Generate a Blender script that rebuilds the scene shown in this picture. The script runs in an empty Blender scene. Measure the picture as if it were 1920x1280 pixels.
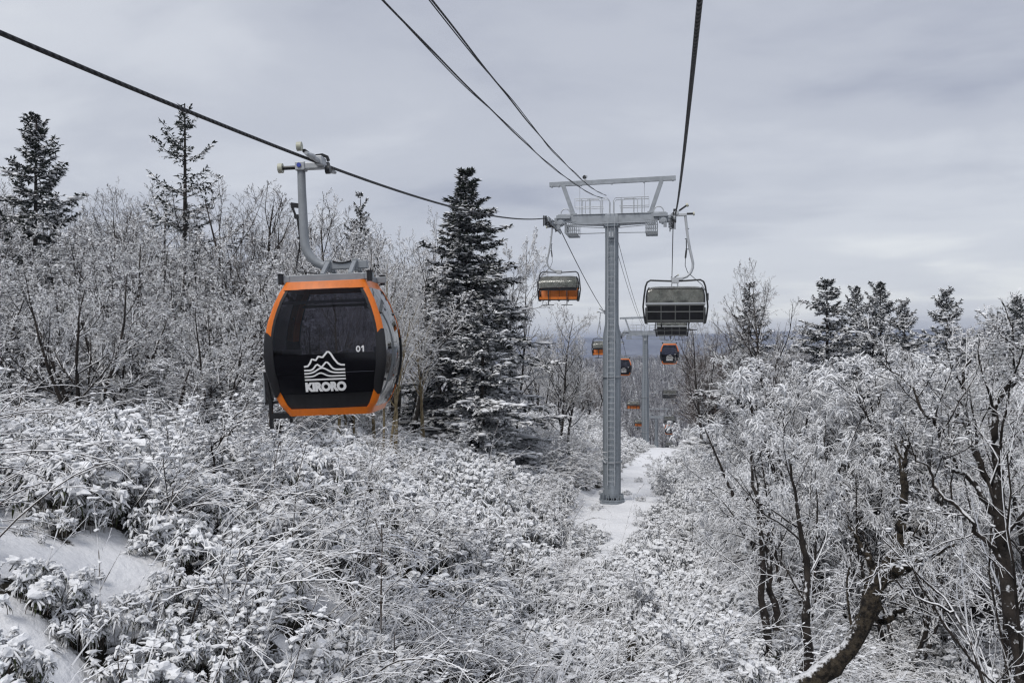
import bpy, math, random
import numpy as np
from mathutils import Vector, Matrix

sc = bpy.context.scene
R = math.radians

# ------------------------------------------------------------------ camera
# eye of the passenger = world origin; the lift line runs along +Y
F_PX, CX, CY = 1600.0, 960.0, 640.0
YAW = R(10.38)
cam_d = bpy.data.cameras.new('camera')
cam = bpy.data.objects.new('camera', cam_d)
sc.collection.objects.link(cam)
cam.location = (0, 0, 0)
cam.rotation_euler = (R(90), 0, YAW)
cam_d.sensor_width = 36.0
cam_d.lens = 36.0 * F_PX / 1920.0
cam_d.clip_start = 0.1
cam_d.clip_end = 20000
sc.camera = cam

# ------------------------------------------------------------------ world
SUN_EL, SUN_AZ = R(55), R(205)        # high, behind the camera; veiled by cloud
world = bpy.data.worlds.new('World')
sc.world = world
world.use_nodes = True
wn, wl = world.node_tree.nodes, world.node_tree.links
wn.clear()
w_out = wn.new('ShaderNodeOutputWorld')
w_bg = wn.new('ShaderNodeBackground')
w_bg.inputs['Strength'].default_value = 0.1
w_sky = wn.new('ShaderNodeTexSky')
w_sky.sky_type = 'NISHITA'
w_sky.sun_disc = False
w_sky.sun_elevation = SUN_EL
w_sky.sun_rotation = SUN_AZ
w_tc = wn.new('ShaderNodeTexCoord')
w_sep = wn.new('ShaderNodeSeparateXYZ')
wl.new(w_tc.outputs['Generated'], w_sep.inputs[0])


def wmath(op, a, b=None, c=None):
    n = wn.new('ShaderNodeMath')
    n.operation = op
    for i, v in enumerate((a, b, c)):
        if v is None:
            continue
        if isinstance(v, (int, float)):
            n.inputs[i].default_value = v
        else:
            wl.new(v, n.inputs[i])
    return n.outputs[0]


# cloud deck: direction projected on a flat layer so that the cloud streaks flatten towards the horizon
zc = wmath('ADD', wmath('MAXIMUM', w_sep.outputs['Z'], 0.0), 0.16)
w_cmb = wn.new('ShaderNodeCombineXYZ')
wl.new(wmath('DIVIDE', w_sep.outputs['X'], zc), w_cmb.inputs[0])
wl.new(wmath('DIVIDE', w_sep.outputs['Y'], zc), w_cmb.inputs[1])
w_map = wn.new('ShaderNodeMapping')
wl.new(w_cmb.outputs[0], w_map.inputs[0])
w_map.inputs['Location'].default_value = (12.7, 7.7, 0.0)
w_map.inputs['Scale'].default_value = (0.75, 1.0, 1.0)


def wnoise(scale, detail, rough, dist):
    n = wn.new('ShaderNodeTexNoise')
    wl.new(w_map.outputs[0], n.inputs['Vector'])
    n.inputs['Scale'].default_value = scale
    n.inputs['Detail'].default_value = detail
    n.inputs['Roughness'].default_value = rough
    n.inputs['Distortion'].default_value = dist
    return n.outputs['Fac']


def wramp(fac, stops):
    n = wn.new('ShaderNodeValToRGB')
    n.color_ramp.interpolation = 'EASE'
    el = n.color_ramp.elements
    while len(el) < len(stops):
        el.new(0.5)
    for e, (p, c) in zip(el, stops):
        e.position = p
        e.color = (*c, 1)
    wl.new(fac, n.inputs[0])
    return n.outputs['Color']


n_big = wnoise(0.42, 3.5, 0.48, 0.3)
n_small = wnoise(1.6, 5.0, 0.52, 0.3)
nn = wmath('ADD', wmath('MULTIPLY', n_big, 0.64), wmath('MULTIPLY', n_small, 0.36))
w_col = wramp(nn, [(0.35, (0.34, 0.365, 0.445)), (0.46, (0.465, 0.49, 0.555)), (0.55, (0.56, 0.585, 0.64)), (0.66, (0.71, 0.73, 0.75))])
w_sc = wn.new('ShaderNodeVectorMath')
w_sc.operation = 'SCALE'
wl.new(w_col, w_sc.inputs[0])
w_sc.inputs['Scale'].default_value = 9.25
w_mix = wn.new('ShaderNodeMix')
w_mix.data_type = 'RGBA'
w_mix.inputs['Factor'].default_value = 0.94
wl.new(w_sky.outputs[0], w_mix.inputs['A'])
wl.new(w_sc.outputs[0], w_mix.inputs['B'])
wl.new(w_mix.outputs['Result'], w_bg.inputs['Color'])
wl.new(w_bg.outputs[0], w_out.inputs['Surface'])

sun_d = bpy.data.lights.new('sun', 'SUN')
sun_d.energy = 1.5
sun_d.angle = R(20)
sun_d.color = (1.0, 0.97, 0.93)
sun = bpy.data.objects.new('sun', sun_d)
sc.collection.objects.link(sun)
sd = Vector((math.sin(SUN_AZ) * math.cos(SUN_EL), math.cos(SUN_AZ) * math.cos(SUN_EL), math.sin(SUN_EL)))
sun.rotation_euler = sd.to_track_quat('Z', 'Y').to_euler()
sun.location = sd * 60

vs = sc.view_settings
vs.view_transform = 'Standard'
vs.look = 'None'
vs.exposure = 0.34
vs.gamma = 1.0
vs.use_curve_mapping = False
cy = sc.cycles
cy.max_bounces = 5
cy.diffuse_bounces = 1
cy.glossy_bounces = 3
cy.transmission_bounces = 4
cy.transparent_max_bounces = 12
cy.volume_bounces = 0
cy.use_denoising = True
cy.denoiser = 'OPENIMAGEDENOISE'
cy.denoising_input_passes = 'RGB_ALBEDO_NORMAL'
cy.denoising_prefilter = 'ACCURATE'
cy.filter_width = 1.3
cy.sample_clamp_indirect = 4.0

# ------------------------------------------------------------------ pixel -> place
cyw, syw = math.cos(YAW), math.sin(YAW)


def at(px, py, d):
    """point seen at photograph pixel (px,py), d metres deep along the camera axis"""
    a, c = (px - CX) / F_PX * d, (CY - py) / F_PX * d
    return Vector((a * cyw - d * syw, a * syw + d * cyw, c))


def ss(a, b, x):
    t = np.clip((np.asarray(x, float) - a) / (b - a), 0, 1)
    return t * t * (3 - 2 * t)


def gz(X, Y):
    X = np.asarray(X, float)
    Y = np.asarray(Y, float)
    base = np.interp(Y, [-80, 0, 20, 43, 60, 80, 92, 107, 150, 205, 300, 420],
                     [-7.4, -8.3, -8.5, -8.06, -9.0, -10.15, -11.3, -13.2, -22, -31.5, -48, -58])
    A = np.interp(Y, [0, 12, 22, 33, 44, 90, 150, 300], [6.6, 6.5, 6.2, 4.7, 4.0, 4.0, 5.0, 3.0])
    L = np.interp(Y, [0, 12, 22, 33, 44, 90], [3.6, 3.7, 4.5, 5.0, 8.0, 9.0])
    u = np.maximum(-X - 4.0, 0)
    bank = A * (1 - np.exp(-u / L)) + 0.10 * np.maximum(-X - 24, 0)
    rav = -2.6 * ss(1.5, 6.5, X) * (1 - ss(30, 50, Y)) + 0.05 * np.maximum(X - 20, 0)
    lump = 0.18 * np.sin(X * 0.9 + 1.3 * np.sin(Y * 0.5)) * np.sin(Y * 0.7 + 0.4) + 0.1 * np.sin(X * 2.1 + Y * 1.3)
    lump = lump * ss(2.5, 6, np.abs(X + 2.2))
    lump = lump + 0.035 * np.sin(X * 4.3 + 2.1 * np.sin(Y * 1.9)) * np.sin(Y * 3.7 + 1.3 * np.sin(X * 2.7)) + 0.05 * np.sin(X * 1.7 + Y * 2.3 + np.sin(X * 0.9))
    return base + bank + rav + lump


# ------------------------------------------------------------------ materials
MATS = {}


def new_mat(name):
    m = bpy.data.materials.new(name)
    m.use_nodes = True
    MATS[name] = m
    nt = m.node_tree
    return m, nt, nt.nodes['Principled BSDF'], nt.nodes, nt.links


def noise_node(nodes, links, scale, detail=4.0, rough=0.55, coord='pos'):
    n = nodes.new('ShaderNodeTexNoise')
    n.inputs['Scale'].default_value = scale
    n.inputs['Detail'].default_value = detail
    n.inputs['Roughness'].default_value = rough
    if coord == 'pos':
        g = nodes.new('ShaderNodeNewGeometry')
        links.new(g.outputs['Position'], n.inputs['Vector'])
    else:
        g = nodes.new('ShaderNodeTexCoord')
        links.new(g.outputs['Object'], n.inputs['Vector'])
    return n.outputs['Fac']


def mnode(nodes, links, op, a, b=None):
    n = nodes.new('ShaderNodeMath')
    n.operation = op
    for i, v in enumerate((a, b)):
        if v is None:
            continue
        if isinstance(v, (int, float)):
            n.inputs[i].default_value = v
        else:
            links.new(v, n.inputs[i])
    return n.outputs[0]


def mixcol(nodes, links, fac, a, b):
    n = nodes.new('ShaderNodeMix')
    n.data_type = 'RGBA'
    for s, v in (('Factor', fac), ('A', a), ('B', b)):
        if isinstance(v, (int, float)):
            n.inputs[s].default_value = v
        elif isinstance(v, tuple):
            n.inputs[s].default_value = (*v, 1)
        else:
            links.new(v, n.inputs[s])
    return n.outputs['Result']


def smooth_step(nodes, links, v, lo, hi):
    n = nodes.new('ShaderNodeMapRange')
    n.interpolation_type = 'SMOOTHSTEP'
    n.inputs['From Min'].default_value = lo
    n.inputs['From Max'].default_value = hi
    links.new(v, n.inputs['Value'])
    return n.outputs['Result']


def metal(name, col, rough=0.5, metallic=0.0, var=0.12, scale=3.0, coat=0.0, streak=False):
    m, nt, b, N, L = new_mat(name)
    f = noise_node(N, L, scale, 6.0, 0.6, 'obj')
    if streak:
        tn = f.node
        mp = N.new('ShaderNodeMapping')
        mp.inputs['Scale'].default_value = (4.0, 4.0, 0.22)
        L.new(tn.inputs['Vector'].links[0].from_socket, mp.inputs[0])
        L.new(mp.outputs[0], tn.inputs['Vector'])
    f2 = noise_node(N, L, scale * 14, 3.0, 0.6, 'obj')
    ff = mnode(N, L, 'ADD', mnode(N, L, 'MULTIPLY', f, 0.7), mnode(N, L, 'MULTIPLY', f2, 0.3))
    c = mixcol(N, L, smooth_step(N, L, ff, 0.3, 0.7), tuple(x * (1 - var) for x in col), tuple(min(x * (1 + var), 1) for x in col))
    L.new(c, b.inputs['Base Color'])
    b.inputs['Roughness'].default_value = rough
    b.inputs['Metallic'].default_value = metallic
    b.inputs['Coat Weight'].default_value = coat
    return m


SNOW = (0.90, 0.905, 0.92)


def snowy(name, c1, c2, lo, hi, namp=0.9, nscale=5.0, wind=(-0.25, -0.25, 1.0), rough=0.8, cscale=3.0, bump=0.0):
    """a surface of its own colour with snow lying on whatever faces up (and a little to windward)"""
    m, nt, b, N, L = new_mat(name)
    g = N.new('ShaderNodeNewGeometry')
    d = N.new('ShaderNodeVectorMath')
    d.operation = 'DOT_PRODUCT'
    L.new(g.outputs['Normal'], d.inputs[0])
    w = Vector(wind).normalized()
    d.inputs[1].default_value = w
    nz = noise_node(N, L, nscale, 3.0, 0.6)
    v = mnode(N, L, 'ADD', d.outputs['Value'], mnode(N, L, 'MULTIPLY', mnode(N, L, 'SUBTRACT', nz, 0.5), namp))
    s = smooth_step(N, L, v, lo, hi)
    cf = smooth_step(N, L, noise_node(N, L, cscale, 4.0, 0.6), 0.35, 0.65)
    base = mixcol(N, L, cf, c1, c2)
    L.new(mixcol(N, L, s, base, SNOW), b.inputs['Base Color'])
    b.inputs['Roughness'].default_value = rough
    b.inputs['Specular IOR Level'].default_value = 0.25
    if bump > 0:
        bp = N.new('ShaderNodeBump')
        bp.inputs['Strength'].default_value = 1.0
        bp.inputs['Distance'].default_value = bump
        L.new(noise_node(N, L, 22.0, 4.0, 0.7), bp.inputs['Height'])
        L.new(bp.outputs[0], b.inputs['Normal'])
    return m


BARK = snowy('bark_snow', (0.018, 0.015, 0.013), (0.055, 0.045, 0.038), 0.46, 0.66, 1.0, 11.0, bump=0.02)
TWIG_H = snowy('twig_heavy_snow', (0.018, 0.015, 0.013), (0.05, 0.042, 0.036), -0.14, 0.05, 0.8, 4.0)
TWIG_M = snowy('twig_snow', (0.022, 0.018, 0.016), (0.065, 0.054, 0.047), -0.04, 0.14, 0.9, 3.0)
TWIG_L = snowy('twig_light_snow', (0.050, 0.041, 0.037), (0.12, 0.10, 0.09), 0.40, 0.65, 1.0, 3.0)
TWIG_B = snowy('twig_brown', (0.06, 0.042, 0.032), (0.12, 0.086, 0.066), 0.62, 0.85, 0.9, 3.0)
TAN_BARK = snowy('bark_lichen', (0.11, 0.085, 0.045), (0.25, 0.20, 0.12), 0.55, 0.75, 0.7, 6.0, cscale=5.0)
NEEDLE = snowy('needles', (0.008, 0.013, 0.009), (0.024, 0.035, 0.023), 0.50, 0.74, 1.1, 2.5, cscale=1.2)
NEEDLE_S = snowy('needles_snowy', (0.008, 0.012, 0.009), (0.022, 0.032, 0.022), 0.42, 0.66, 1.1, 2.5, cscale=1.2)
LEAF = snowy('bamboo_leaf', (0.010, 0.014, 0.006), (0.055, 0.068, 0.022), 0.32, 0.52, 0.9, 9.0, wind=(-0.1, -0.1, 1), rough=0.5, cscale=5.0)
STEM = snowy('stem', (0.06, 0.045, 0.035), (0.13, 0.10, 0.08), -0.05, 0.2, 0.8, 5.0)


def make_snow():
    m, nt, b, N, L = new_mat('snow')
    f = noise_node(N, L, 1.5, 5.0, 0.6)
    L.new(mixcol(N, L, f, (0.87, 0.88, 0.90), (0.93, 0.935, 0.945)), b.inputs['Base Color'])
    b.inputs['Roughness'].default_value = 0.9
    b.inputs['Specular IOR Level'].default_value = 0.15
    bp = N.new('ShaderNodeBump')
    bp.inputs['Strength'].default_value = 0.35
    bp.inputs['Distance'].default_value = 0.03
    L.new(noise_node(N, L, 14.0, 5.0, 0.6), bp.inputs['Height'])
    L.new(bp.outputs[0], b.inputs['Normal'])
    return m


SNOWM = make_snow()


def make_ground():
    m, nt, b, N, L = new_mat('ground_snow_and_litter_shade')
    a = N.new('ShaderNodeAttribute')
    a.attribute_name = 'brush'
    n1 = noise_node(N, L, 1.3, 6.0, 0.65)
    n2 = noise_node(N, L, 9.0, 4.0, 0.6)
    v = mnode(N, L, 'ADD', mnode(N, L, 'MULTIPLY', mnode(N, L, 'SUBTRACT', n1, 0.5), 0.9),
              mnode(N, L, 'MULTIPLY', mnode(N, L, 'SUBTRACT', n2, 0.5), 0.9))
    v = mnode(N, L, 'ADD', v, a.outputs['Fac'])
    s = smooth_step(N, L, v, 0.38, 0.62)
    litter_shade = mixcol(N, L, n2, (0.008, 0.008, 0.006), (0.035, 0.03, 0.022))  # leaf floor, painted near black to deepen the shade in the brush gaps
    snow = mixcol(N, L, n1, (0.83, 0.84, 0.865), (0.90, 0.905, 0.92))
    L.new(mixcol(N, L, s, snow, litter_shade), b.inputs['Base Color'])
    b.inputs['Roughness'].default_value = 0.9
    b.inputs['Specular IOR Level'].default_value = 0.15
    bp = N.new('ShaderNodeBump')
    bp.inputs['Strength'].default_value = 0.5
    bp.inputs['Distance'].default_value = 0.06
    n3 = noise_node(N, L, 2.2, 3.0, 0.5)
    L.new(mnode(N, L, 'ADD', mnode(N, L, 'MULTIPLY', n3, 2.6), n2), bp.inputs['Height'])
    L.new(bp.outputs[0], b.inputs['Normal'])
    return m


GROUNDM = make_ground()


def make_hillmat(name, dark, light, lo, hi, scale):
    m, nt, b, N, L = new_mat(name)
    n1 = noise_node(N, L, scale, 8.0, 0.7)
    n2 = noise_node(N, L, scale * 11, 5.0, 0.7)
    v = mnode(N, L, 'ADD', mnode(N, L, 'MULTIPLY', n1, 0.6), mnode(N, L, 'MULTIPLY', n2, 0.4))
    L.new(mixcol(N, L, smooth_step(N, L, v, lo, hi), dark, light), b.inputs['Base Color'])
    b.inputs['Roughness'].default_value = 0.95
    b.inputs['Specular IOR Level'].default_value = 0.1
    return m


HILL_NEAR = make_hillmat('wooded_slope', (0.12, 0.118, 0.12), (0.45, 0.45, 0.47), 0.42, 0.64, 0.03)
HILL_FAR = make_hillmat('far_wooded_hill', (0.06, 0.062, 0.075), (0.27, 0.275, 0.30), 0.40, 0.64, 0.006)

GALV = metal('galvanised_steel', (0.36, 0.385, 0.41), 0.55, 0.35, 0.16, 2.5)
GALV_D = metal('galvanised_column', (0.265, 0.295, 0.325), 0.6, 0.25, 0.26, 1.2, streak=True)
STEEL_D = metal('dark_steel', (0.05, 0.052, 0.055), 0.5, 0.4)
GREY_P = metal('grey_paint', (0.30, 0.32, 0.34), 0.45, 0.2, 0.10, 4.0)
LIGHT_P = metal('light_grey_paint', (0.50, 0.52, 0.54), 0.5, 0.2, 0.10, 4.0)
BLACK_P = metal('black_plastic', (0.012, 0.012, 0.014), 0.38, 0.0, 0.45, 2.0, 0.0, True)
BLACK_G = metal('black_gloss', (0.005, 0.005, 0.007), 0.12, 0.0, 0.2, 3.0)
BLACK_M = metal('black_rubber', (0.016, 0.016, 0.016), 0.7, 0.0, 0.2, 6.0)
BLACK_G.node_tree.nodes['Principled BSDF'].inputs['Specular IOR Level'].default_value = 0.3
ORANGE = metal('orange_paint', (0.74, 0.172, 0.007), 0.36, 0.0, 0.12, 1.6, 0.10, streak=True)
ORANGE_S = metal('orange_seat', (0.72, 0.19, 0.018), 0.5, 0.0, 0.10, 5.0)
WHITE_P = metal('white_print', (0.80, 0.80, 0.80), 0.5, 0.0, 0.03)
CREAM = metal('cream_roller', (0.52, 0.52, 0.42), 0.5, 0.0, 0.1, 8.0)
BLUE_P = metal('blue_cap', (0.05, 0.08, 0.42), 0.4)
ROPE = metal('wire_rope', (0.035, 0.036, 0.04), 0.55, 0.5, 0.3, 20.0)
SEAT_IN = metal('cabin_seat', (0.035, 0.037, 0.043), 0.6, 0.0, 0.2)


def make_rope_bump():
    m = ROPE
    N, L = m.node_tree.nodes, m.node_tree.links
    g = N.new('ShaderNodeTexCoord')
    w = N.new('ShaderNodeTexWave')
    w.wave_type = 'BANDS'
    w.bands_direction = 'DIAGONAL'
    w.inputs['Scale'].default_value = 6.0
    L.new(g.outputs['Object'], w.inputs['Vector'])
    bp = N.new('ShaderNodeBump')
    bp.inputs['Distance'].default_value = 0.01
    bp.inputs['Strength'].default_value = 0.8
    L.new(w.outputs['Fac'], bp.inputs['Height'])
    L.new(bp.outputs[0], N['Principled BSDF'].inputs['Normal'])


make_rope_bump()


def make_glass(name, tint, rough=0.015, ior=1.5, dirt=0.0, dcol=(0.5, 0.5, 0.5)):
    m, nt, b, N, L = new_mat(name)
    N.remove(b)
    out = N['Material Output']
    tr = N.new('ShaderNodeBsdfTransparent')
    tr.inputs['Color'].default_value = (*tint, 1)
    gl = N.new('ShaderNodeBsdfGlossy')
    gl.inputs['Roughness'].default_value = rough
    gl.inputs['Color'].default_value = (1, 1, 1, 1)
    fr = N.new('ShaderNodeFresnel')
    fr.inputs['IOR'].default_value = ior
    mx = N.new('ShaderNodeMixShader')
    L.new(fr.outputs[0], mx.inputs[0])
    L.new(tr.outputs[0], mx.inputs[1])
    L.new(gl.outputs[0], mx.inputs[2])
    last = mx.outputs[0]
    if dirt > 0:
        df = N.new('ShaderNodeBsdfDiffuse')
        df.inputs['Color'].default_value = (*dcol, 1)
        m2 = N.new('ShaderNodeMixShader')
        f = noise_node(N, L, 3.0, 5.0, 0.6, 'obj')
        L.new(mnode(N, L, 'MULTIPLY', smooth_step(N, L, f, 0.2, 0.8), dirt), m2.inputs[0])
        L.new(last, m2.inputs[1])
        L.new(df.outputs[0], m2.inputs[2])
        last = m2.outputs[0]
    L.new(last, out.inputs['Surface'])
    return m


GLASS = make_glass('tinted_cabin_glass', (0.58, 0.58, 0.62), 0.02, 1.28)
GLASS_SIDE = make_glass('tinted_side_glass', (0.22, 0.22, 0.25), 0.03, 1.9)
BUBBLE = make_glass('smoked_bubble', (0.66, 0.67, 0.64), 0.10, 1.4, 0.62, (0.30, 0.305, 0.28))

# ------------------------------------------------------------------ object helpers
COL = sc.collection


def link(o, parent=None):
    COL.objects.link(o)
    if parent is not None:
        o.parent = parent
    return o


def tag(o, label=None, cat=None, group=None, kind=None):
    if label:
        o['label'] = label
    if cat:
        o['category'] = cat
    if group:
        o['group'] = group
    if kind:
        o['kind'] = kind
    return o


def empty(name, loc=(0, 0, 0), rot=(0, 0, 0)):
    o = bpy.data.objects.new(name, None)
    o.empty_display_size = 0.3
    o.location = loc
    o.rotation_euler = rot
    return link(o)


def copy_tree(o, parent=None):
    c = o.copy()
    COL.objects.link(c)
    c.parent = parent
    for ch in o.children:
        copy_tree(ch, c)
    return c


def mesh_np(name, V, quads=None, tris=None, smooth=False):
    me = bpy.data.meshes.new(name)
    V = np.asarray(V, np.float32)
    nq = 0 if quads is None else len(quads)
    ntr = 0 if tris is None else len(tris)
    me.vertices.add(len(V))
    me.vertices.foreach_set('co', V.ravel())
    li = []
    if nq:
        li.append(np.asarray(quads, np.int32).ravel())
    if ntr:
        li.append(np.asarray(tris, np.int32).ravel())
    li = np.concatenate(li)
    me.loops.add(len(li))
    me.loops.foreach_set('vertex_index', li)
    me.polygons.add(nq + ntr)
    ls = np.concatenate([np.arange(nq) * 4, nq * 4 + np.arange(ntr) * 3]).astype(np.int32)
    me.polygons.foreach_set('loop_start', ls)
    me.update(calc_edges=True)
    if smooth:
        me.shade_smooth()
    else:
        me.shade_flat()
    return me


class MB:
    """collects shapes into one mesh"""

    def __init__(self):
        self.v, self.f = [], []

    def add(self, vs_, fs_):
        o = len(self.v)
        self.v += [tuple(p) for p in vs_]
        self.f += [tuple(o + i for i in f) for f in fs_]

    def box(self, c, s, rot=None):
        x, y, z = (k / 2 for k in s)
        pts = [Vector(p) for p in ((-x, -y, -z), (x, -y, -z), (x, y, -z), (-x, y, -z), (-x, -y, z), (x, -y, z), (x, y, z), (-x, y, z))]
        if rot is not None:
            pts = [rot @ p for p in pts]
        c = Vector(c)
        self.add([p + c for p in pts], [(3, 2, 1, 0), (4, 5, 6, 7), (0, 1, 5, 4), (1, 2, 6, 5), (2, 3, 7, 6), (3, 0, 4, 7)])

    def bar(self, a, b, w, h=None, up=(0, 0, 1)):
        """rectangular bar from a to b"""
        a, b = Vector(a), Vector(b)
        h = h or w
        t = (b - a).normalized()
        u = Vector(up)
        if abs(t.dot(u)) > 0.95:
            u = Vector((0, 1, 0))
        s = t.cross(u).normalized() * w / 2
        n = s.cross(t).normalized() * h / 2
        p = [a - s - n, a + s - n, a + s + n, a - s + n, b - s - n, b + s - n, b + s + n, b - s + n]
        self.add(p, [(3, 2, 1, 0), (4, 5, 6, 7), (0, 1, 5, 4), (1, 2, 6, 5), (2, 3, 7, 6), (3, 0, 4, 7)])

    def tube(self, pts, r, n=8, cap=True):
        pts = [Vector(p) for p in pts]
        rs = r if isinstance(r, (list, tuple)) else [r] * len(pts)
        u = None
        rings = []
        for i, p in enumerate(pts):
            t = (pts[min(i + 1, len(pts) - 1)] - pts[max(i - 1, 0)]).normalized()
            if u is None:
                u = t.orthogonal().normalized()
            else:
                u = (u - t * u.dot(t))
                u = u.normalized() if u.length > 1e-6 else t.orthogonal().normalized()
            w = t.cross(u)
            rings.append([p + (u * math.cos(2 * math.pi * k / n) + w * math.sin(2 * math.pi * k / n)) * rs[i] for k in range(n)])
        vs_ = [q for rg in rings for q in rg]
        fs_ = []
        for i in range(len(pts) - 1):
            for k in range(n):
                a, b = i * n + k, i * n + (k + 1) % n
                fs_.append((a, b, b + n, a + n))
        if cap:
            fs_.append(tuple(range(n))[::-1])
            fs_.append(tuple(range((len(pts) - 1) * n, len(pts) * n)))
        self.add(vs_, fs_)

    def cyl(self, a, b, r, n=16):
        self.tube([a, b], r, n)

    def torus(self, c, axis, Rr, r, n=20, m=8):
        axis = Vector(axis).normalized()
        u = axis.orthogonal().normalized()
        w = axis.cross(u)
        c = Vector(c)
        vs_, fs_ = [], []
        for i in range(n):
            a = 2 * math.pi * i / n
            d = u * math.cos(a) + w * math.sin(a)
            for j in range(m):
                b = 2 * math.pi * j / m
                vs_.append(c + d * (Rr + r * math.cos(b)) + axis * r * math.sin(b))
        for i in range(n):
            for j in range(m):
                fs_.append((i * m + j, ((i + 1) % n) * m + j, ((i + 1) % n) * m + (j + 1) % m, i * m + (j + 1) % m))
        self.add(vs_, fs_)

    def shell(self, grid, thick):
        """closed slab from a grid of points (rows of Vectors) and an inward offset"""
        nr, nc = len(grid), len(grid[0])
        out, inn = [], []
        for i in range(nr):
            for j in range(nc):
                a = grid[min(i + 1, nr - 1)][j] - grid[max(i - 1, 0)][j]
                b = grid[i][min(j + 1, nc - 1)] - grid[i][max(j - 1, 0)]
                n = a.cross(b)
                n = n.normalized() if n.length > 1e-9 else Vector((0, 0, 1))
                out.append(grid[i][j])
                inn.append(grid[i][j] - n * thick)
        o = nr * nc
        fs_ = []
        for i in range(nr - 1):
            for j in range(nc - 1):
                a, b, c, d = i * nc + j, i * nc + j + 1, (i + 1) * nc + j + 1, (i + 1) * nc + j
                fs_.append((a, d, c, b))
                fs_.append((o + a, o + b, o + c, o + d))
        for i in range(nr - 1):
            for j in (0, nc - 1):
                a, d = i * nc + j, (i + 1) * nc + j
                fs_.append((a, o + a, o + d, d) if j == 0 else (a, d, o + d, o + a))
        for j in range(nc - 1):
            for i in (0, nr - 1):
                a, b = i * nc + j, i * nc + j + 1
                fs_.append((a, b, o + b, o + a) if i == 0 else (a, o + a, o + b, b))
        self.add(out + inn, fs_)

    def build(self, name, mat, parent=None, smooth=False, bevel=0.0):
        me = bpy.data.meshes.new(name)
        me.from_pydata([tuple(p) for p in self.v], [], self.f)
        me.validate()
        if smooth:
            me.shade_smooth()
            try:
                me.set_sharp_from_angle(angle=R(38))
            except Exception:
                pass
        o = bpy.data.objects.new(name, me)
        me.materials.append(mat)
        link(o, parent)
        if bevel > 0:
            md = o.modifiers.new('bevel', 'BEVEL')
            md.width = bevel
            md.segments = 2
            md.limit_method = 'ANGLE'
            md.angle_limit = R(40)
        return o


# ------------------------------------------------------------------ setting: ground, hills
def grid_mesh(name, xs, ys, zf, mat, smooth=True):
    X, Y = np.meshgrid(xs, ys)
    Z = zf(X, Y)
    V = np.stack([X, Y, Z], -1).reshape(-1, 3)
    nx, ny = len(xs), len(ys)
    i = np.arange(ny - 1)[:, None] * nx + np.arange(nx - 1)[None, :]
    q = np.stack([i, i + 1, i + nx + 1, i + nx], -1).reshape(-1, 4)
    me = mesh_np(name, V, q, smooth=smooth)
    me.materials.append(mat)
    o = bpy.data.objects.new(name, me)
    link(o)
    return o, X, Y


def brush_mask(X, Y):
    """1 = under brush (fallen leaves, gap shade painted in), 0 = open snow"""
    edge = 0.45 * np.sin(Y * 1.9 + X * 1.1) + 0.35 * np.sin(Y * 0.8 - X * 2.7) + 0.3 * np.sin(Y * 4.1 + X * 3.3)
    path = 1 - ss(1.2, 2.3, 0.55 * edge + np.abs(X - np.interp(Y, [18, 28, 36, 43, 52, 62, 80], [-3.6, -3.2, -2.7, -2.5, -1.8, -1.6, -0.6])) * np.interp(Y, [20, 36, 43, 50, 80], [1.1, 1.0, 0.62, 1.0, 0.8]))
    path = path * ss(29, 37, Y + 1.5 * np.sin(X * 2.3))
    m = 1 - path
    for (cx_, cy_, rx, ry) in OPEN:
        m = m * ss(0.75, 1.25, np.sqrt(((X - cx_) / rx) ** 2 + ((Y - cy_) / ry) ** 2) + 0.2 * np.sin(X * 3 + Y * 2))
    return m


def gpt(px, d):
    p = at(px, CY, d)
    return p.x, p.y


OPEN = []
for px, d, rx, ry in ((70, 13.2, 1.4, 1.0), (250, 14.4, 1.2, 0.7), (10, 14.3, 0.9, 0.9), (60, 11.2, 1.0, 0.55), (330, 13.2, 0.7, 0.35), (150, 10.2, 0.6, 0.35), (620, 17.5, 0.9, 0.5), (800, 20.5, 0.9, 0.5), (930, 26, 1.0, 0.8), (1110, 25.0, 1.1, 1.2), (1160, 20, 0.8, 0.6), (560, 15.0, 0.6, 0.4), (1100, 31, 0.9, 1.3)):
    x_, y_ = gpt(px, d)
    OPEN.append((x_, y_, rx, ry))

xs = np.concatenate([np.linspace(-420, -60, 25)[:-1], np.linspace(-60, -26, 30)[:-1], np.linspace(-26, 24, 201)[:-1], np.linspace(24, 60, 30)[:-1], np.linspace(60, 420, 25)])
ys = np.concatenate([np.linspace(-80, 0, 20)[:-1], np.linspace(0, 90, 361)[:-1], np.linspace(90, 160, 60)[:-1], np.linspace(160, 420, 40)])
ground, GX, GY = grid_mesh('ground', xs, ys, gz, GROUNDM)
at_ = ground.data.attributes.new('brush', 'FLOAT', 'POINT')
at_.data.foreach_set('value', (brush_mask(GX, GY) * 0.80).astype(np.float32).ravel())
tag(ground, 'snow covered clearing and wooded banks under the lift line', kind='structure')


def hill1(X, Y):
    crest = np.interp(Y, [380, 430, 520, 640, 760, 900, 1100], [-70, -57, -47, -35, -26, -30, -70])
    return crest + 9 * np.sin(X * 0.006 + 0.6) + 4 * np.sin(X * 0.017 + 2 + Y * 0.004) + 0.010 * np.abs(X - 60) + 1.2 * np.sin(X * 0.05) * np.sin(Y * 0.03)


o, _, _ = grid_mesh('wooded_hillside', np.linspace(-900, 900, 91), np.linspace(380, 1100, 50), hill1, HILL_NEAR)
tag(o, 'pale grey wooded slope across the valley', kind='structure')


def hill2(X, Y):
    a = np.interp(Y, [1000, 1500, 2100, 2600, 3200], [-140, -95, -50, -75, -150])
    a = a + 22 * np.sin(X * 0.0016 + 2.2) + 8 * np.sin(X * 0.0051) + 3 * np.sin(X * 0.017 + Y * 0.01) + 0.012 * np.maximum(X - 200, 0)
    return a


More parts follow.
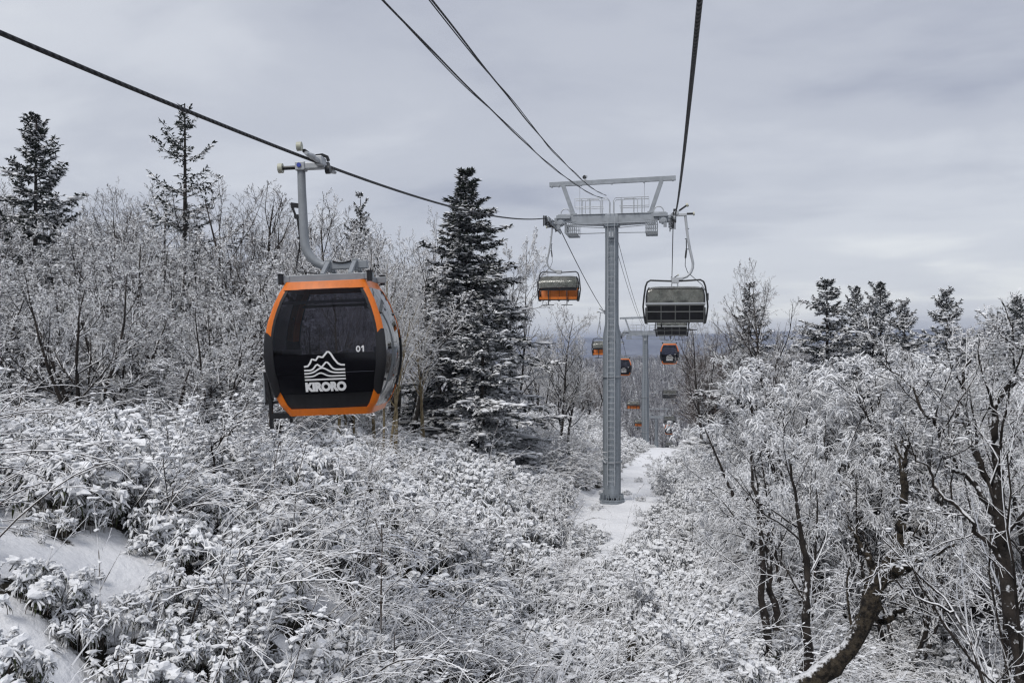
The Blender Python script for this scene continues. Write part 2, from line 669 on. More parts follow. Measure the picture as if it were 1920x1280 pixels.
o, _, _ = grid_mesh('middle_hills', np.linspace(-2600, 2600, 131), np.linspace(1000, 3200, 60), hill2, HILL_FAR)
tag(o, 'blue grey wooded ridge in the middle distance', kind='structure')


def hill3(X, Y):
    a = np.interp(Y, [2900, 3600, 4400, 5200, 6500], [-160, -70, 26, 10, -100])
    return a + 16 * np.sin(X * 0.0011 + 0.2) + 7 * np.sin(X * 0.0034 + 1.0) + 3 * np.sin(X * 0.011 + Y * 0.006) + 0.02 * np.maximum(X - 150, 0)


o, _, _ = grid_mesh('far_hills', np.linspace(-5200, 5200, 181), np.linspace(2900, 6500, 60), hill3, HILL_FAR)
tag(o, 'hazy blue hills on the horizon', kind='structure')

# ------------------------------------------------------------------ the lift line
XL, XR, XC = -5.84, 0.25, -2.80
T1, T2, T3, T4 = 43.2, 107.0, 205.0, 330.0


def zr(Y):
    """height of the haul ropes"""
    if Y <= 41.4:
        return 6.33 + 0.1684 * (Y - 43.2) + 0.00192 * (Y - 43.2) ** 2
    if Y <= 46.2:
        t = (Y - 41.4) / 4.8
        z0 = zr(41.4)
        return z0 + (6.20 - z0) * t + 0.22 * 4 * t * (1 - t) * 0.5

    def span(a, za, b, zb, sag):
        t = (Y - a) / (b - a)
        return za + (zb - za) * t - 4 * sag * t * (1 - t)
    if Y <= T2:
        return span(46.2, 6.20, T2, 1.2, 0.75)
    if Y <= T3:
        return span(T2, 1.2, T3, -17.7, 1.0)
    return span(T3, -17.7, T4, -40.0, 1.2)


def rope_mesh(name, x, label):
    m = MB()
    ys_ = sorted(set([-30 + i * 1.0 for i in range(74)] + [41.4 + i * 0.4 for i in range(13)] + [46.2 + i * 3.0 for i in range(95)]))
    m.tube([(x, y, zr(y)) for y in ys_], 0.026, 10)
    o = m.build(name, ROPE, None, True)
    tag(o, label, 'steel rope', 'haul ropes')
    return o


rope_mesh('haul_rope', XL, 'thick dark steel haul rope carrying the large orange gondola on the left')
rope_mesh('haul_rope', XR, 'thick dark steel haul rope rising overhead at the right of the tower')


def comm_cable(x0, x1, h0, dz, label, seed):
    """a lashed signal cable hung between the tower heads"""
    rnd = random.Random(seed)
    m = MB()
    pts = []
    for i in range(121):
        Y = -25 + (T1 - 0.9 + 25) * i / 120
        t = Y / (T1 - 0.9)
        z = h0 + (7.05 + dz - h0) * t - 4 * 0.65 * t * (1 - t)
        pts.append(Vector((x0 + (x1 - x0) * t + 0.005 * math.sin(i * 0.9 + seed), Y, z + 0.006 * math.sin(i * 0.37 + seed))))
    m.tube(pts, 0.012, 6)
    m.tube([p + Vector((0.030 * math.cos(i * 0.33 + seed), 0, 0.024 * math.sin(i * 0.33 + seed))) for i, p in enumerate(pts)], 0.008, 5)
    pts = []
    for i in range(60):
        t = i / 59
        Y = T1 + 0.9 + (T2 - 0.9 - T1 - 0.9) * t
        pts.append((x1 + 0.4 * t * 0 + (0.35 if seed % 2 else 0.0), Y, 6.0 + dz + (1.6 - 6.0) * t - 4 * 0.7 * t * (1 - t)))
    m.tube(pts, 0.016, 5)
    pts = []
    for i in range(60):
        t = i / 59
        pts.append((x1 + (0.35 if seed % 2 else 0.0), T2 + 0.9 + (T3 - T2 - 1.8) * t, 1.6 + (-17.3 - 1.6) * t - 4 * 0.7 * t * (1 - t)))
    m.tube(pts, 0.016, 5)
    o = m.build('signal_cable', ROPE, None, True)
    tag(o, label, 'cable', 'signal cables')


comm_cable(-2.95, -3.1, 3.28, 0.0, 'thin sagging signal cable, the lower left of the two above the clearing', 1)
comm_cable(-2.42, -3.0, 3.35, 0.15, 'thin signal cable with a round marker, the upper right of the two', 2)


LADDER = metal('ladder_steel', (0.44, 0.465, 0.49), 0.6, 0.1, 0.12, 2.0)


def tower(Y, zrope, zbase, label, num, detail=True):
    t = empty('lift_tower', (XC, Y, zbase))
    tag(t, label, 'lift tower', 'towers of the lift line')
    H = zrope - zbase                     # rope above base
    top = H - 0.55                        # top of column
    n = 16
    m = MB()
    lowh = top * 0.605
    m.tube([(0, 0, 0.25), (0, 0, lowh), (0, 0, lowh + 0.62), (0, 0, top)], [0.455, 0.445, 0.345, 0.335], n)
    m.build('column', GALV_D, t, True)
    for zz in (lowh * 0.245, lowh * 0.755):
        m = MB()
        m.tube([(0, 0, zz - 0.035), (0, 0, zz + 0.035)], 0.52, n)
        m.build('flange', GALV, t, True)
    m = MB()
    m.tube([(0, 0, -0.6), (0, 0, 0.10)], 0.62, n)
    m.tube([(0, 0, 0.10), (0, 0, 0.16)], 0.64, n)
    m.build('base_plate', GALV_D, t, True)
    m = MB()
    for k in range(14):
        a = 2 * math.pi * k / 14
        d = Vector((math.cos(a), math.sin(a), 0))
        m.bar(d * 0.44 + Vector((0, 0, 0.28)), d * 0.60 + Vector((0, 0, 0.28)), 0.03, 0.26)
        m.cyl(d * 0.56 + d.cross(Vector((0, 0, 1))) * 0.09 + Vector((0, 0, 0.16)), d * 0.56 + d.cross(Vector((0, 0, 1))) * 0.09 + Vector((0, 0, 0.30)), 0.025, 6)
    m.build('base_stiffeners', GALV_D, t)
    # ladder on the face towards the camera
    m = MB()
    for s in (-0.17, 0.17):
        m.bar((s, -0.53, 0.9), (s, -0.53, lowh + 0.2), 0.026, 0.04, (0, 1, 0))
        m.bar((s, -0.53, lowh + 0.2), (s, -0.45, lowh + 0.8), 0.026, 0.04, (0, 1, 0))
        m.bar((s, -0.45, lowh + 0.8), (s, -0.45, top + 0.5), 0.026, 0.04, (0, 1, 0))
    k = 1.1
    while k < top:
        yy = -0.53 if k < lowh + 0.3 else -0.45
        m.cyl((-0.17, yy, k), (0.17, yy, k), 0.011, 6)
        k += 0.30
    k = 1.8
    while k < top:
        yy = -0.53 if k < lowh + 0.3 else -0.45
        for s in (-0.17, 0.17):
            m.bar((s, yy, k), (s, yy + 0.16, k), 0.04)
        k += 2.1
    m.build('ladder', LADDER, t)
    m = MB()
    m.tube([(0, 0, top), (0, 0, top + 0.06)], 0.42, n)
    m.box((0, 0, top + 0.11), (0.7, 0.6, 0.1))
    m.build('head_plate', GALV_D, t)
    # number plate at the top of the ladder
    m = MB()
    m.box((0, -0.50, top - 0.42), (0.30, 0.03, 0.34))
    pl = m.build('number_plate', GALV_D, t)
    m = MB()
    for s in (-1, 1):
        m.box((s * 0.07, -0.52, top - 0.42), (0.07, 0.012, 0.22))
    m.build('plate_marks', LIGHT_P, pl)
    # cross arm, deeper in the middle
    ca = H - 0.12
    hw = (XR - XL) / 2
    m = MB()
    for s in (-1, 1):
        x0, x1 = s * 0.32, s * (hw - 0.42)
        vs_ = []
        for x, lo in ((x0, -0.30), (s * 1.75, -0.24), (x1, -0.06)):
            vs_ += [(x, -0.17, ca + lo), (x, 0.17, ca + lo), (x, 0.17, ca + 0.20), (x, -0.17, ca + 0.20)]
        fs_ = []
        for i in range(2):
            for k in range(4):
                a, b = i * 4 + k, i * 4 + (k + 1) % 4
                fs_.append((a, b, b + 4, a + 4))
        fs_ += [(0, 1, 2, 3), (8, 9, 10, 11)]
        m.add(vs_, fs_)
        m.box((s * 1.1, 0, ca + 0.22), (1.7, 0.42, 0.04))
    m.box((0, 0, ca - 0.05), (0.66, 0.40, 0.56))
    m.build('cross_arm', GALV, t, False, 0.012)
    m = MB()
    for s in (-1, 1):
        m.tube([(s * 0.3, -0.22, H - 0.50), (s * (hw - 0.85), -0.25, H - 0.42)], 0.028, 6)
        m.tube([(s * 0.3, -0.25, H - 0.62), (s * (hw - 0.85), -0.6, H - 0.52)], 0.022, 6)
        m.tube([(s * 0.3, -0.22, H - 0.86), (s * (hw - 0.8), -0.4, H - 0.90)], 0.022, 6)
    m.tube([(-hw + 0.8, -0.3, H - 0.43), (hw - 0.8, -0.3, H - 0.36)], 0.03, 6)
    m.build('tie_rods', GALV, t)
    # railings on the arm
    for s in (-1, 1):
        m = MB()
        x0, x1 = s * 0.10, s * 1.85
        zb, zt = ca + 0.24, ca + 1.0
        for yy in (-0.30, 0.30):
            m.tube([(s * 0.10, yy, zb), (s * 0.10, yy, zt - 0.12), (s * 0.22, yy, zt), (x1, yy, zt), (x1, yy, zt - 0.42), (s * 0.4, yy, zt - 0.42)], 0.021, 6)
            for xx in (0.48, 1.10, 1.5):
                m.tube([(s * xx, yy, zb), (s * xx, yy, zt)], 0.019, 6)
        m.tube([(s * 0.55, -0.31, zb), (s * 0.55, -0.31, zt - 0.16), (s * 0.66, -0.31, zt - 0.06), (s * 1.2, -0.31, zt - 0.06), (s * 1.3, -0.31, zt - 0.16), (s * 1.3, -0.31, zb)], 0.019, 6)
        m.build('railing', LIGHT_P, t)
    # lifting frame
    fz = ca + 1.86
    m = MB()
    m.bar((-hw - 0.12, 0, fz - 0.05), (hw + 0.12, 0, fz + 0.08), 0.14, 0.24)
    for x in (-hw, -hw + 0.35, -1.55, 0, 1.6, hw - 0.02):
        m.box((x, 0, fz - 0.15 + 0.13 * (x + hw) / (2 * hw)), (0.10, 0.17, 0.10))
    m.build('lifting_beam', GALV, t, False, 0.01)
    for s in (-1, 1):
        m = MB()
        m.bar((s * (hw - 0.58), 0, fz - 0.12 + (0.08 if s > 0 else 0)), (s * (hw - 1.12), 0, ca + 0.22), 0.20, 0.20, (0, 1, 0))
        m.box((s * (hw - 1.12), 0, ca + 0.26), (0.30, 0.34, 0.10))
        m.build('frame_strut', GALV, t, False, 0.008)
        m = MB()
        m.tube([(s * 1.62, 0.02, fz - 0.1), (s * 1.62, 0.02, ca + 0.22)], 0.014, 5)
        m.build('stay_wire', LIGHT_P, t)
    # sheave trains
    for s in (-1, 1):
        sx = s * hw
        ins = -s
        m = MB()
        L_ = 4.7
        zz = -0.31
        m.bar((sx + ins * 0.16, -L_ / 2, H + zz - 0.10), (sx + ins * 0.16, L_ / 2, H + zz - 0.16), 0.06, 0.16)
        m.box((sx + ins * 0.30, 0, H - 0.20), (0.30, 0.34, 0.34))
        m.box((sx + ins * 0.52, 0, H - 0.12), (0.36, 0.50, 0.50))
        for yy in (-1.6, -0.55, 0.55, 1.6):
            m.bar((sx + ins * 0.10, yy - 0.46, H + zz + 0.03), (sx + ins * 0.10, yy + 0.46, H + zz + 0.03), 0.05, 0.13)
            m.cyl((sx + ins * 0.24, yy, H + zz - 0.06), (sx - ins * 0.05, yy, H + zz - 0.06), 0.07, 10)
        tr = m.build('sheave_beam', GALV, t, False, 0.01)
        for k in range(8):
            yy = -1.98 + k * (3.96 / 7)
            zw = (zr(Y + yy) if True else zrope) - zbase - 0.026 - 0.185
            m = MB()
            m.cyl((sx - 0.035, yy, zw), (sx + 0.035, yy, zw), 0.175, 18)
            w = m.build('sheave_wheel', BLACK_M, tr, True)
            m = MB()
            m.cyl((sx - 0.052, yy, zw), (sx + 0.052, yy, zw), 0.12, 14)
            m.build('wheel_hub', LIGHT_P, w, True)
        for yy in (-2.25, 2.25):
            m = MB()
            zw = zr(Y + yy) - zbase
            m.box((sx, yy, zw - 0.11), (0.12, 0.05, 0.46))
            m.box((sx - ins * 0.10, yy, zw - 0.12), (0.05, 0.05, 0.50))
            m.bar((sx, yy, zw - 0.28), (sx + ins * 0.18, yy, H - 0.45), 0.05)
            m.build('rope_catcher', STEEL_D, t)
        # round rope lift eye and spring boxes near the train
        m = MB()
        m.torus((s * (hw - 0.72), -0.1, ca + 0.30), (0, 1, 0), 0.24, 0.028)
        m.box((s * (hw - 0.72), -0.1, ca + 0.24), (0.52, 0.10, 0.06))
        m.build('hoist_ring', LIGHT_P, t, True)
        m = MB()
        m.cyl((s * (hw - 0.48), -0.36, H - 0.32), (s * (hw - 0.48), -0.1, H - 0.32), 0.17, 14)
        m.cyl((s * (hw - 0.48), -0.42, H - 0.32), (s * (hw - 0.48), -0.36, H - 0.32), 0.10, 14)
        m.box((s * (hw - 0.62), -0.28, H - 0.02), (0.7, 0.16, 0.16))
        m.box((s * (hw - 0.40), -0.40, H - 0.55), (0.16, 0.12, 0.20))
        m.build('sheave_mount', GALV, t, True)
        # mesh working basket
        m = MB()
        bx0, bx1, bz0, bz1 = hw - 1.34, hw - 0.78, H - 0.92, H - 0.36
        for yy in (-0.95, 0.95):
            for k in range(7):
                xx = bx0 + (bx1 - bx0) * k / 6
                m.bar((s * xx, yy, bz0), (s * xx, yy, bz1), 0.030)
            for k in range(4):
                zz_ = bz0 + (bz1 - bz0) * k / 3
                m.bar((s * bx0, yy, zz_), (s * bx1, yy, zz_), 0.030)
        for k in range(9):
            yy = -0.95 + 1.9 * k / 8
            m.bar((s * bx0, yy, bz0), (s * bx1, yy, bz0), 0.035)
            m.bar((s * bx1, yy, bz0), (s * bx1, yy, bz1), 0.025)
        m.bar((s * bx1, -0.95, bz1), (s * bx1, 0.95, bz1), 0.03)
        m.bar((s * bx0, -0.95, bz0), (s * bx0, 0.95, bz0), 0.03)
        m.build('work_basket', GALV, t)
    return t


tower(T1, 6.3, float(gz(XC, T1)) - 0.02, 'tall grey steel lift tower standing nearest in the snowy clearing', 11)
tower(T2, 1.2, float(gz(XC, T2)) - 0.05, 'second grey lift tower, just right of and behind the nearest one', 12)
tower(T3, -17.7, float(gz(XC, T3)) - 0.05, 'smallest and farthest grey lift tower down the slope', 13)

# round marker on the upper cable: camera/beacon on the lifting frame
bc = empty('beacon_lamp', at(1096, 333, 42.4))
tag(bc, 'small round grey beacon on top of the nearest tower frame', 'beacon')
m = MB()
m.torus((0, 0, 0.02), (0, 1, 0), 0.06, 0.045, 16, 8)
m.cyl((0, -0.07, 0.02), (0, 0.07, 0.02), 0.075, 14)
m.build('lamp_housing', STEEL_D, bc, True)
m = MB()
m.cyl((0.08, 0, 0.0), (0.08, 0, 0.09), 0.06, 12)
m.box((0.03, 0, -0.12), (0.12, 0.1, 0.10))
m.build('lamp_bracket', LIGHT_P, bc, True)

# ------------------------------------------------------------------ gondola cabin
PZ = [-1.92, -2.05, -2.25, -2.6, -3.0, -3.35, -3.7, -3.92, -4.08]
DROP = 0.15                             # extra hanger length of the cabin
PW = [0.66, 0.735, 0.83, 0.94, 0.985, 0.968, 0.885, 0.795, 0.685]
PD = [0.60, 0.645, 0.69, 0.745, 0.77, 0.76, 0.71, 0.66, 0.60]


def cubic(z, tab):
    zs = PZ[::-1]
    ts = tab[::-1]
    # smooth interpolation (Catmull-Rom) through the profile
    for i in range(len(zs) - 1):
        if z <= zs[i + 1] or i == len(zs) - 2:
            t = (z - zs[i]) / (zs[i + 1] - zs[i])
            t = min(max(t, 0), 1)
            p0 = ts[max(i - 1, 0)]
            p1, p2 = ts[i], ts[i + 1]
            p3 = ts[min(i + 2, len(ts) - 1)]
            return 0.5 * (2 * p1 + (p2 - p0) * t + (2 * p0 - 5 * p1 + 4 * p2 - p3) * t * t + (3 * p1 - p0 - 3 * p2 + p3) * t ** 3)
    return ts[-1]


def cw(z):
    return cubic(z, PW)


def cd(z):
    return cubic(z, PD)


def front_pt(x, z, off=0.0, s=-1):
    w = cw(z)
    u = x / max(w, 0.1)
    return Vector((x, s * (cd(z) + 0.055 * (1 - u * u) + off), z))


def lin(a, b, n):
    return [a + (b - a) * i / (n - 1) for i in range(n)]


def text_mesh(body, size, offset=0.012):
    cu = bpy.data.curves.new('text', 'FONT')
    cu.body = body
    cu.size = size
    cu.align_x = 'CENTER'
    cu.offset = offset
    cu.resolution_u = 6
    ob = bpy.data.objects.new('text_tmp', cu)
    COL.objects.link(ob)
    bpy.context.view_layer.update()
    dg = bpy.context.evaluated_depsgraph_get()
    me = bpy.data.meshes.new_from_object(ob.evaluated_get(dg))
    bpy.data.objects.remove(ob)
    bpy.data.curves.remove(cu)
    return me


def stroke(m, pts, w, z0, s, off):
    """flat printed line on an end face"""
    n = len(pts)
    vs_ = []
    for i, (x, z) in enumerate(pts):
        a = Vector(pts[max(i - 1, 0)])
        b = Vector(pts[min(i + 1, n - 1)])
        t = (b - a).normalized()
        nn_ = Vector((-t.y, t.x)) * w / 2
        for q in (1, -1):
            px_, pz_ = x + nn_.x * q, z + nn_.y * q
            vs_.append(front_pt(-s * px_, pz_ + z0, off, s))
    fs_ = [(2 * i, 2 * i + 1, 2 * i + 3, 2 * i + 2) for i in range(n - 1)]
    m.add(vs_, fs_)


def make_gondola():
    g = empty('gondola')
    # --- pillars at the four corners
    for sx in (-1, 1):
        for sy in (-1, 1):
            for nm, z0, z1, mat, grow in (('corner_pillar', -1.94, -2.86, ORANGE, 0.0), ('corner_bumper', -2.72, -3.78, BLACK_P, 0.014), ('lower_pillar', -3.70, -4.06, ORANGE, 0.0)):
                m = MB()
                grid = []
                nz = 16
                for i, z in enumerate(lin(z0, z1, nz)):
                    w, d = cw(z) + grow, cd(z) + grow
                    e = 1.0
                    if nm == 'corner_bumper':
                        tt = i / (nz - 1)
                        e = 0.35 + 1.0 * math.sqrt(max(0, 1 - (2 * tt - 1) ** 4))
                    fw = 0.118 * e
                    row = [Vector((sx * (w - fw), sy * (d + 0.004), z)), Vector((sx * (w - 0.035), sy * (d + 0.008), z)), Vector((sx * (w - 0.010), sy * (d - 0.006), z)),
                           Vector((sx * (w + 0.005), sy * (d - 0.022), z)), Vector((sx * (w + 0.004), sy * (d - 0.040), z))]
                    if sx * sy < 0:
                        row = row[::-1]
                    grid.append(row)
                m.shell(grid, -0.03)
                m.build(nm, mat, g, True)
    # --- orange rings top and bottom
    for nm, z0, z1 in (('top_ring', -1.90, -2.035), ('bottom_ring', -3.985, -4.10)):
        m = MB()
        for z_a, z_b in ((z0, z1),):
            loop_o, loop_i = [], []
            for zz in (z_a, z_b):
                w, d = cw(max(min(zz, -1.92), -4.08)) + 0.006, cd(max(min(zz, -1.92), -4.08)) + 0.012
                c = 0.10
                lo = []
                for (qx, qy, a0) in ((1, -1, -90), (1, 1, 0), (-1, 1, 90), (-1, -1, 180)):
                    for k in range(5):
                        a = R(a0 + 22.5 * k)
                        lo.append(Vector((qx * (w - c) + c * math.cos(a), qy * (d - c) + c * math.sin(a), zz)))
                # bow the ends outward a little
                lo = [Vector((p.x, p.y + (0.055 * (1 - min(1, (p.x / w) ** 2)) * (1 if p.y > 0 else -1)), p.z)) for p in lo]
                loop_o.append(lo)
                loop_i.append([Vector((p.x * 0.93, p.y * 0.93, p.z)) for p in lo])
            n = len(loop_o[0])
            vs_ = loop_o[0] + loop_o[1] + loop_i[1] + loop_i[0]
            fs_ = []
            for r_ in range(4):
                for k in range(n):
                    a, b = r_ * n + k, r_ * n + (k + 1) % n
                    c_, d_ = ((r_ + 1) % 4) * n + (k + 1) % n, ((r_ + 1) % 4) * n + k
                    fs_.append((a, d_, c_, b))
            m.add(vs_, fs_)
        m.build(nm, ORANGE, g, True)
    # --- roof and floor
    m = MB()
    m.box((0, 0, -1.915), (1.22, 1.12, 0.05))
    m.box((0, 0, -1.885), (1.0, 0.9, 0.04))
    m.build('roof', GREY_P, g, False, 0.01)
    m = MB()
    m.box((0, 0, -4.04), (1.26, 1.10, 0.06))
    m.build('floor', BLACK_P, g)
    # --- end faces
    for s in (-1, 1):
        def patch(z0, z1, f, off, thick, nz=10, nx=9):
            m = MB()
            grid = []
            for z in lin(z0, z1, nz):
                w = (cw(z) - 0.09) * f
                row = [front_pt(x, z, off, s) for x in lin(-w, w, nx)]
                if s > 0:
                    row = row[::-1]
                grid.append(row)
            m.shell(grid, thick)
            return m
        patch(-2.03, -3.12, 1.0, -0.010, 0.008).build('end_window', GLASS, g, True)
        m = patch(-2.22, -2.27, 1.0, -0.022, 0.02, 3)
        m.build('window_rail', BLACK_P, g, True)
        e = patch(-3.10, -3.40, 1.0, -0.004, 0.03, 6).build('end_panel', BLACK_G, g, True)
        patch(-3.405, -3.74, 1.0, -0.010, 0.03, 6).build('end_panel', BLACK_G, g, True)
        patch(-3.74, -4.0, 1.0, -0.030, 0.03, 6).build('toe_panel', BLACK_P, g, True)
        # black frame borders each side of the glass
        for q in (-1, 1):
            m = MB()
            grid = []
            for z in lin(-2.03, -3.12, 12):
                w = cw(z) - 0.085
                row = [front_pt(q * (w - a), z, -0.005, s) for a in (0.05, 0.0)]
                if q * s > 0:
                    row = row[::-1]
                grid.append(row)
            m.shell(grid, 0.02)
            m.build('window_gasket', BLACK_P, g, True)
        # printed emblem
        off = 0.004
        m = MB()
        Wd = 0.335
        z_b = -3.52
        mt = [(-Wd, 0.225), (-0.27, 0.235), (-0.235, 0.275), (-0.20, 0.345), (-0.165, 0.335), (-0.135, 0.325), (-0.09, 0.385), (-0.05, 0.375), (-0.02, 0.370), (0.055, 0.455), (0.085, 0.452), (0.115, 0.42), (0.165, 0.335), (0.22, 0.265), (0.27, 0.240), (Wd, 0.235)]
        stroke(m, mt, 0.030, z_b, s, off)

        def wave(base, amp, shape):
            return [(-Wd + 2 * Wd * i / 24, base + amp * shape(-1 + 2 * i / 24)) for i in range(25)]
        stroke(m, wave(0.165, 0.125, lambda u: max(0, math.exp(-((u - 0.12) / 0.22) ** 2) + 0.72 * math.exp(-((u + 0.35) / 0.17) ** 2))), 0.028, z_b, s, off)
        stroke(m, wave(0.113, 0.085, lambda u: math.exp(-((u + 0.12) / 0.36) ** 2)), 0.026, z_b, s, off)
        stroke(m, wave(0.062, 0.055, lambda u: math.exp(-((u + 0.2) / 0.26) ** 2)), 0.024, z_b, s, off)
        stroke(m, wave(0.012, 0.0, lambda u: 0.0), 0.026, z_b, s, off)
        m.build('emblem', WHITE_P, g)
        m = MB()
        stroke(m, [(0.56 + 0.026 * math.sin(a_ * math.pi / 10), -0.001 + 0.041 * math.cos(a_ * math.pi / 10)) for a_ in range(21)], 0.021, -3.035, s, off)
        stroke(m, [(0.612, 0.016), (0.634, 0.040), (0.642, 0.046)], 0.020, -3.035, s, off + 0.0015)
        stroke(m, [(0.642, 0.050), (0.642, -0.050)], 0.022, -3.035, s, off)
        m.build('cabin_number', WHITE_P, g)
        for nm, body, size, cx_, zz, bold in (('lettering', 'KIRORO', 0.185, 0.0, -3.69, 0.013),):
            me = text_mesh(body, size, bold)
            vx = [v.co.x for v in me.vertices]
            wd_ = max(vx) - min(vx)
            mid = (max(vx) + min(vx)) / 2
            kx = (0.67 / wd_) if body == 'KIRORO' else 1.0
            for v in me.vertices:
                xx, zz_ = (v.co.x - mid) * kx + cx_, v.co.y
                v.co = front_pt(-s * xx, zz + zz_, off, s)
            ob = bpy.data.objects.new(nm, me)
            me.materials.clear()
            me.materials.append(WHITE_P)
            link(ob, g)
    # --- sides: full height glass, two leaves, with clamps
    for s in (-1, 1):
        for y0, y1 in ((-1.0, -0.01), (0.01, 1.0)):
            m = MB()
            grid = []
            for z in lin(-2.03, -3.99, 16):
                d = cd(z) - 0.030
                row = [Vector((s * (cw(z) - 0.004 + 0.02 * (1 - u * u)), u * d, z)) for u in lin(y0, y1, 6)]
                if s < 0:
                    row = row[::-1]
                grid.append(row)
            m.shell(grid, 0.010)
            m.build('door_pane', GLASS_SIDE, g, True)
        for z in (-2.45, -3.55):
            for yy in (-0.62, 0.62):
                m = MB()
                m.cyl((s * (cw(z) - 0.02), yy * (cd(z) - 0.1) / 0.68, z), (s * (cw(z) + 0.025), yy * (cd(z) - 0.1) / 0.68, z), 0.022, 8)
                m.build('glass_clamp', BLACK_P, g)
    # --- interior benches along both ends of travel, hand rail
    for s in (-1, 1):
        m = MB()
        m.box((s * 0.58, 0, -3.58), (0.40, 1.15, 0.08))
        m.box((s * 0.79, 0, -3.28), (0.07, 1.15, 0.55))
        m.box((s * 0.62, 0, -3.82), (0.10, 1.0, 0.42))
        m.build('bench', SEAT_IN, g, False, 0.02)
    m = MB()
    m.tube([(0.62, -0.35, -2.02), (0.60, -0.35, -2.35), (0.60, 0.35, -2.35), (0.62, 0.35, -2.02)], 0.02, 8)
    m.build('hand_rail', BLACK_P, g, True)
    # --- roof carrier
    m = MB()
    for yy in (-0.52, 0.52):
        m.bar((-0.80, yy, -1.84), (0.80, yy, -1.84), 0.06, 0.11)
    for xx in (-0.62, 0.62):
        m.bar((xx, -0.56, -1.845), (xx, 0.56, -1.845), 0.06, 0.10)
    m.build('roof_rail', GREY_P, g, False, 0.008)
    for xx in (-0.74, 0.74):
        for yy in (-0.55, 0.55):
            m = MB()
            m.cyl((xx, yy, -1.93), (xx, yy, -1.76), 0.045, 10)
            m.cyl((xx, yy, -1.77), (xx, yy, -1.755), 0.06, 10)
            m.build('rubber_mount', BLACK_P, g, True)
    m = MB()
    m.bar((-0.14, 0, -1.60), (0.60, 0, -1.60), 0.16, 0.13)
    for xx in (-0.06, 0.40):
        m.bar((xx, -0.50, -1.79), (xx, -0.06, -1.54), 0.07, 0.06)
        m.bar((xx, 0.50, -1.79), (xx, 0.06, -1.54), 0.07, 0.06)
        m.box((xx, 0, -1.60), (0.09, 0.24, 0.20))
    m.build('hanger_yoke', GREY_P, g, False, 0.008)
    m = MB()
    m.tube([(0.02, -0.09, -1.535)] + [(0.02 + 0.32 * k / 6, -0.09, -1.535 - 0.03 * math.sin(math.pi * k / 6)) for k in range(1, 7)], 0.014, 6)
    m.build('yoke_cable', BLACK_P, g, True)
    # --- hanger arm
    m = MB()
    path = [(-0.36, 0, -0.02), (-0.395, 0, -0.35), (-0.445, 0, -0.80), (-0.475, 0, -1.10), (-0.47, 0, -1.22), (-0.435, 0, -1.34), (-0.37, 0, -1.45), (-0.28, 0, -1.535), (-0.18, 0, -1.585), (-0.04, 0, -1.605)]
    m.tube(path, [0.068, 0.07, 0.075, 0.078, 0.08, 0.08, 0.078, 0.075, 0.072, 0.07], 14)
    m.build('hanger_arm', GREY_P, g, True)
    m = MB()
    m.bar((-0.49, 0, -0.62), (-0.62, 0, -0.60), 0.05, 0.07)
    m.bar((-0.62, 0, -0.58), (-0.56, 0, -0.80), 0.035)
    m.box((-0.555, 0, -0.78), (0.07, 0.07, 0.06))
    m.tube([(-0.545, 0, -0.8), (-0.55, 0, -1.08)], 0.018, 8)
    m.box((-0.53, 0, -1.10), (0.11, 0.08, 0.03))
    m.tube([(-0.55, 0, -1.1), (-0.58, 0, -1.35), (-0.64, 0, -1.60), (-0.60, 0, -1.68), (-0.40, 0.0, -1.70), (-0.15, 0, -1.76)], 0.011, 6)
    m.build('door_cable', BLACK_P, g, True)
    # --- detachable grip
    gp = MB()
    gp.box((-0.16, 0, -0.03), (0.46, 0.16, 0.11))
    gp.box((-0.36, 0, -0.03), (0.17, 0.20, 0.15))
    gp.bar((0.0, -0.62, 0.0), (0.0, 0.55, 0.012), 0.066, 0.070)
    gp.box((0.0, -0.10, 0.02), (0.13, 0.30, 0.15))
    gp.box((-0.08, 0.0, 0.06), (0.12, 0.14, 0.08))
    grip = gp.build('grip', LIGHT_P, g, False, 0.015)
    m = MB()
    m.tube([(0, 0.5, 0.0), (0, 0.92, 0.035)], [0.06, 0.028], 10)
    m.tube([(0, -0.60, 0.0), (0, -0.98, -0.03)], [0.055, 0.028], 10)
    m.build('rope_cone', LIGHT_P, grip, True)
    m = MB()
    m.cyl((-0.42, 0, -0.04), (-0.68, 0, -0.04), 0.035, 10)
    m.bar((-0.10, -0.20, 0.08), (-0.13, -0.62, 0.10), 0.05)
    m.tube([(-0.13, 0.0, 0.10), (-0.10, 0.03, 0.15), (0.0, 0.05, 0.165), (0.08, 0.06, 0.13), (0.10, 0.06, 0.06)], 0.030, 8)
    m.build('grip_spring', BLACK_P, grip, True)
    for p0, p1, r_ in (((-0.68, 0, -0.04), (-0.755, 0, -0.04), 0.085), ((-0.15, -0.66, 0.16), (-0.23, -0.66, 0.16), 0.075)):
        m = MB()
        m.cyl(p0, p1, r_, 16)
        m.build('guide_roller', CREAM, grip, True)
    m = MB()
    m.cyl((0.06, 0.0, -0.10), (0.14, 0.0, -0.10), 0.075, 14)
    m.cyl((0.02, 0.18, -0.02), (0.08, 0.18, -0.02), 0.09, 14)
    m.build('running_wheel', STEEL_D, grip, True)
    m = MB()
    m.cyl((-0.37, -0.105, -0.02), (-0.37, -0.12, -0.02), 0.038, 12)
    m.build('cap', BLUE_P, grip, True)
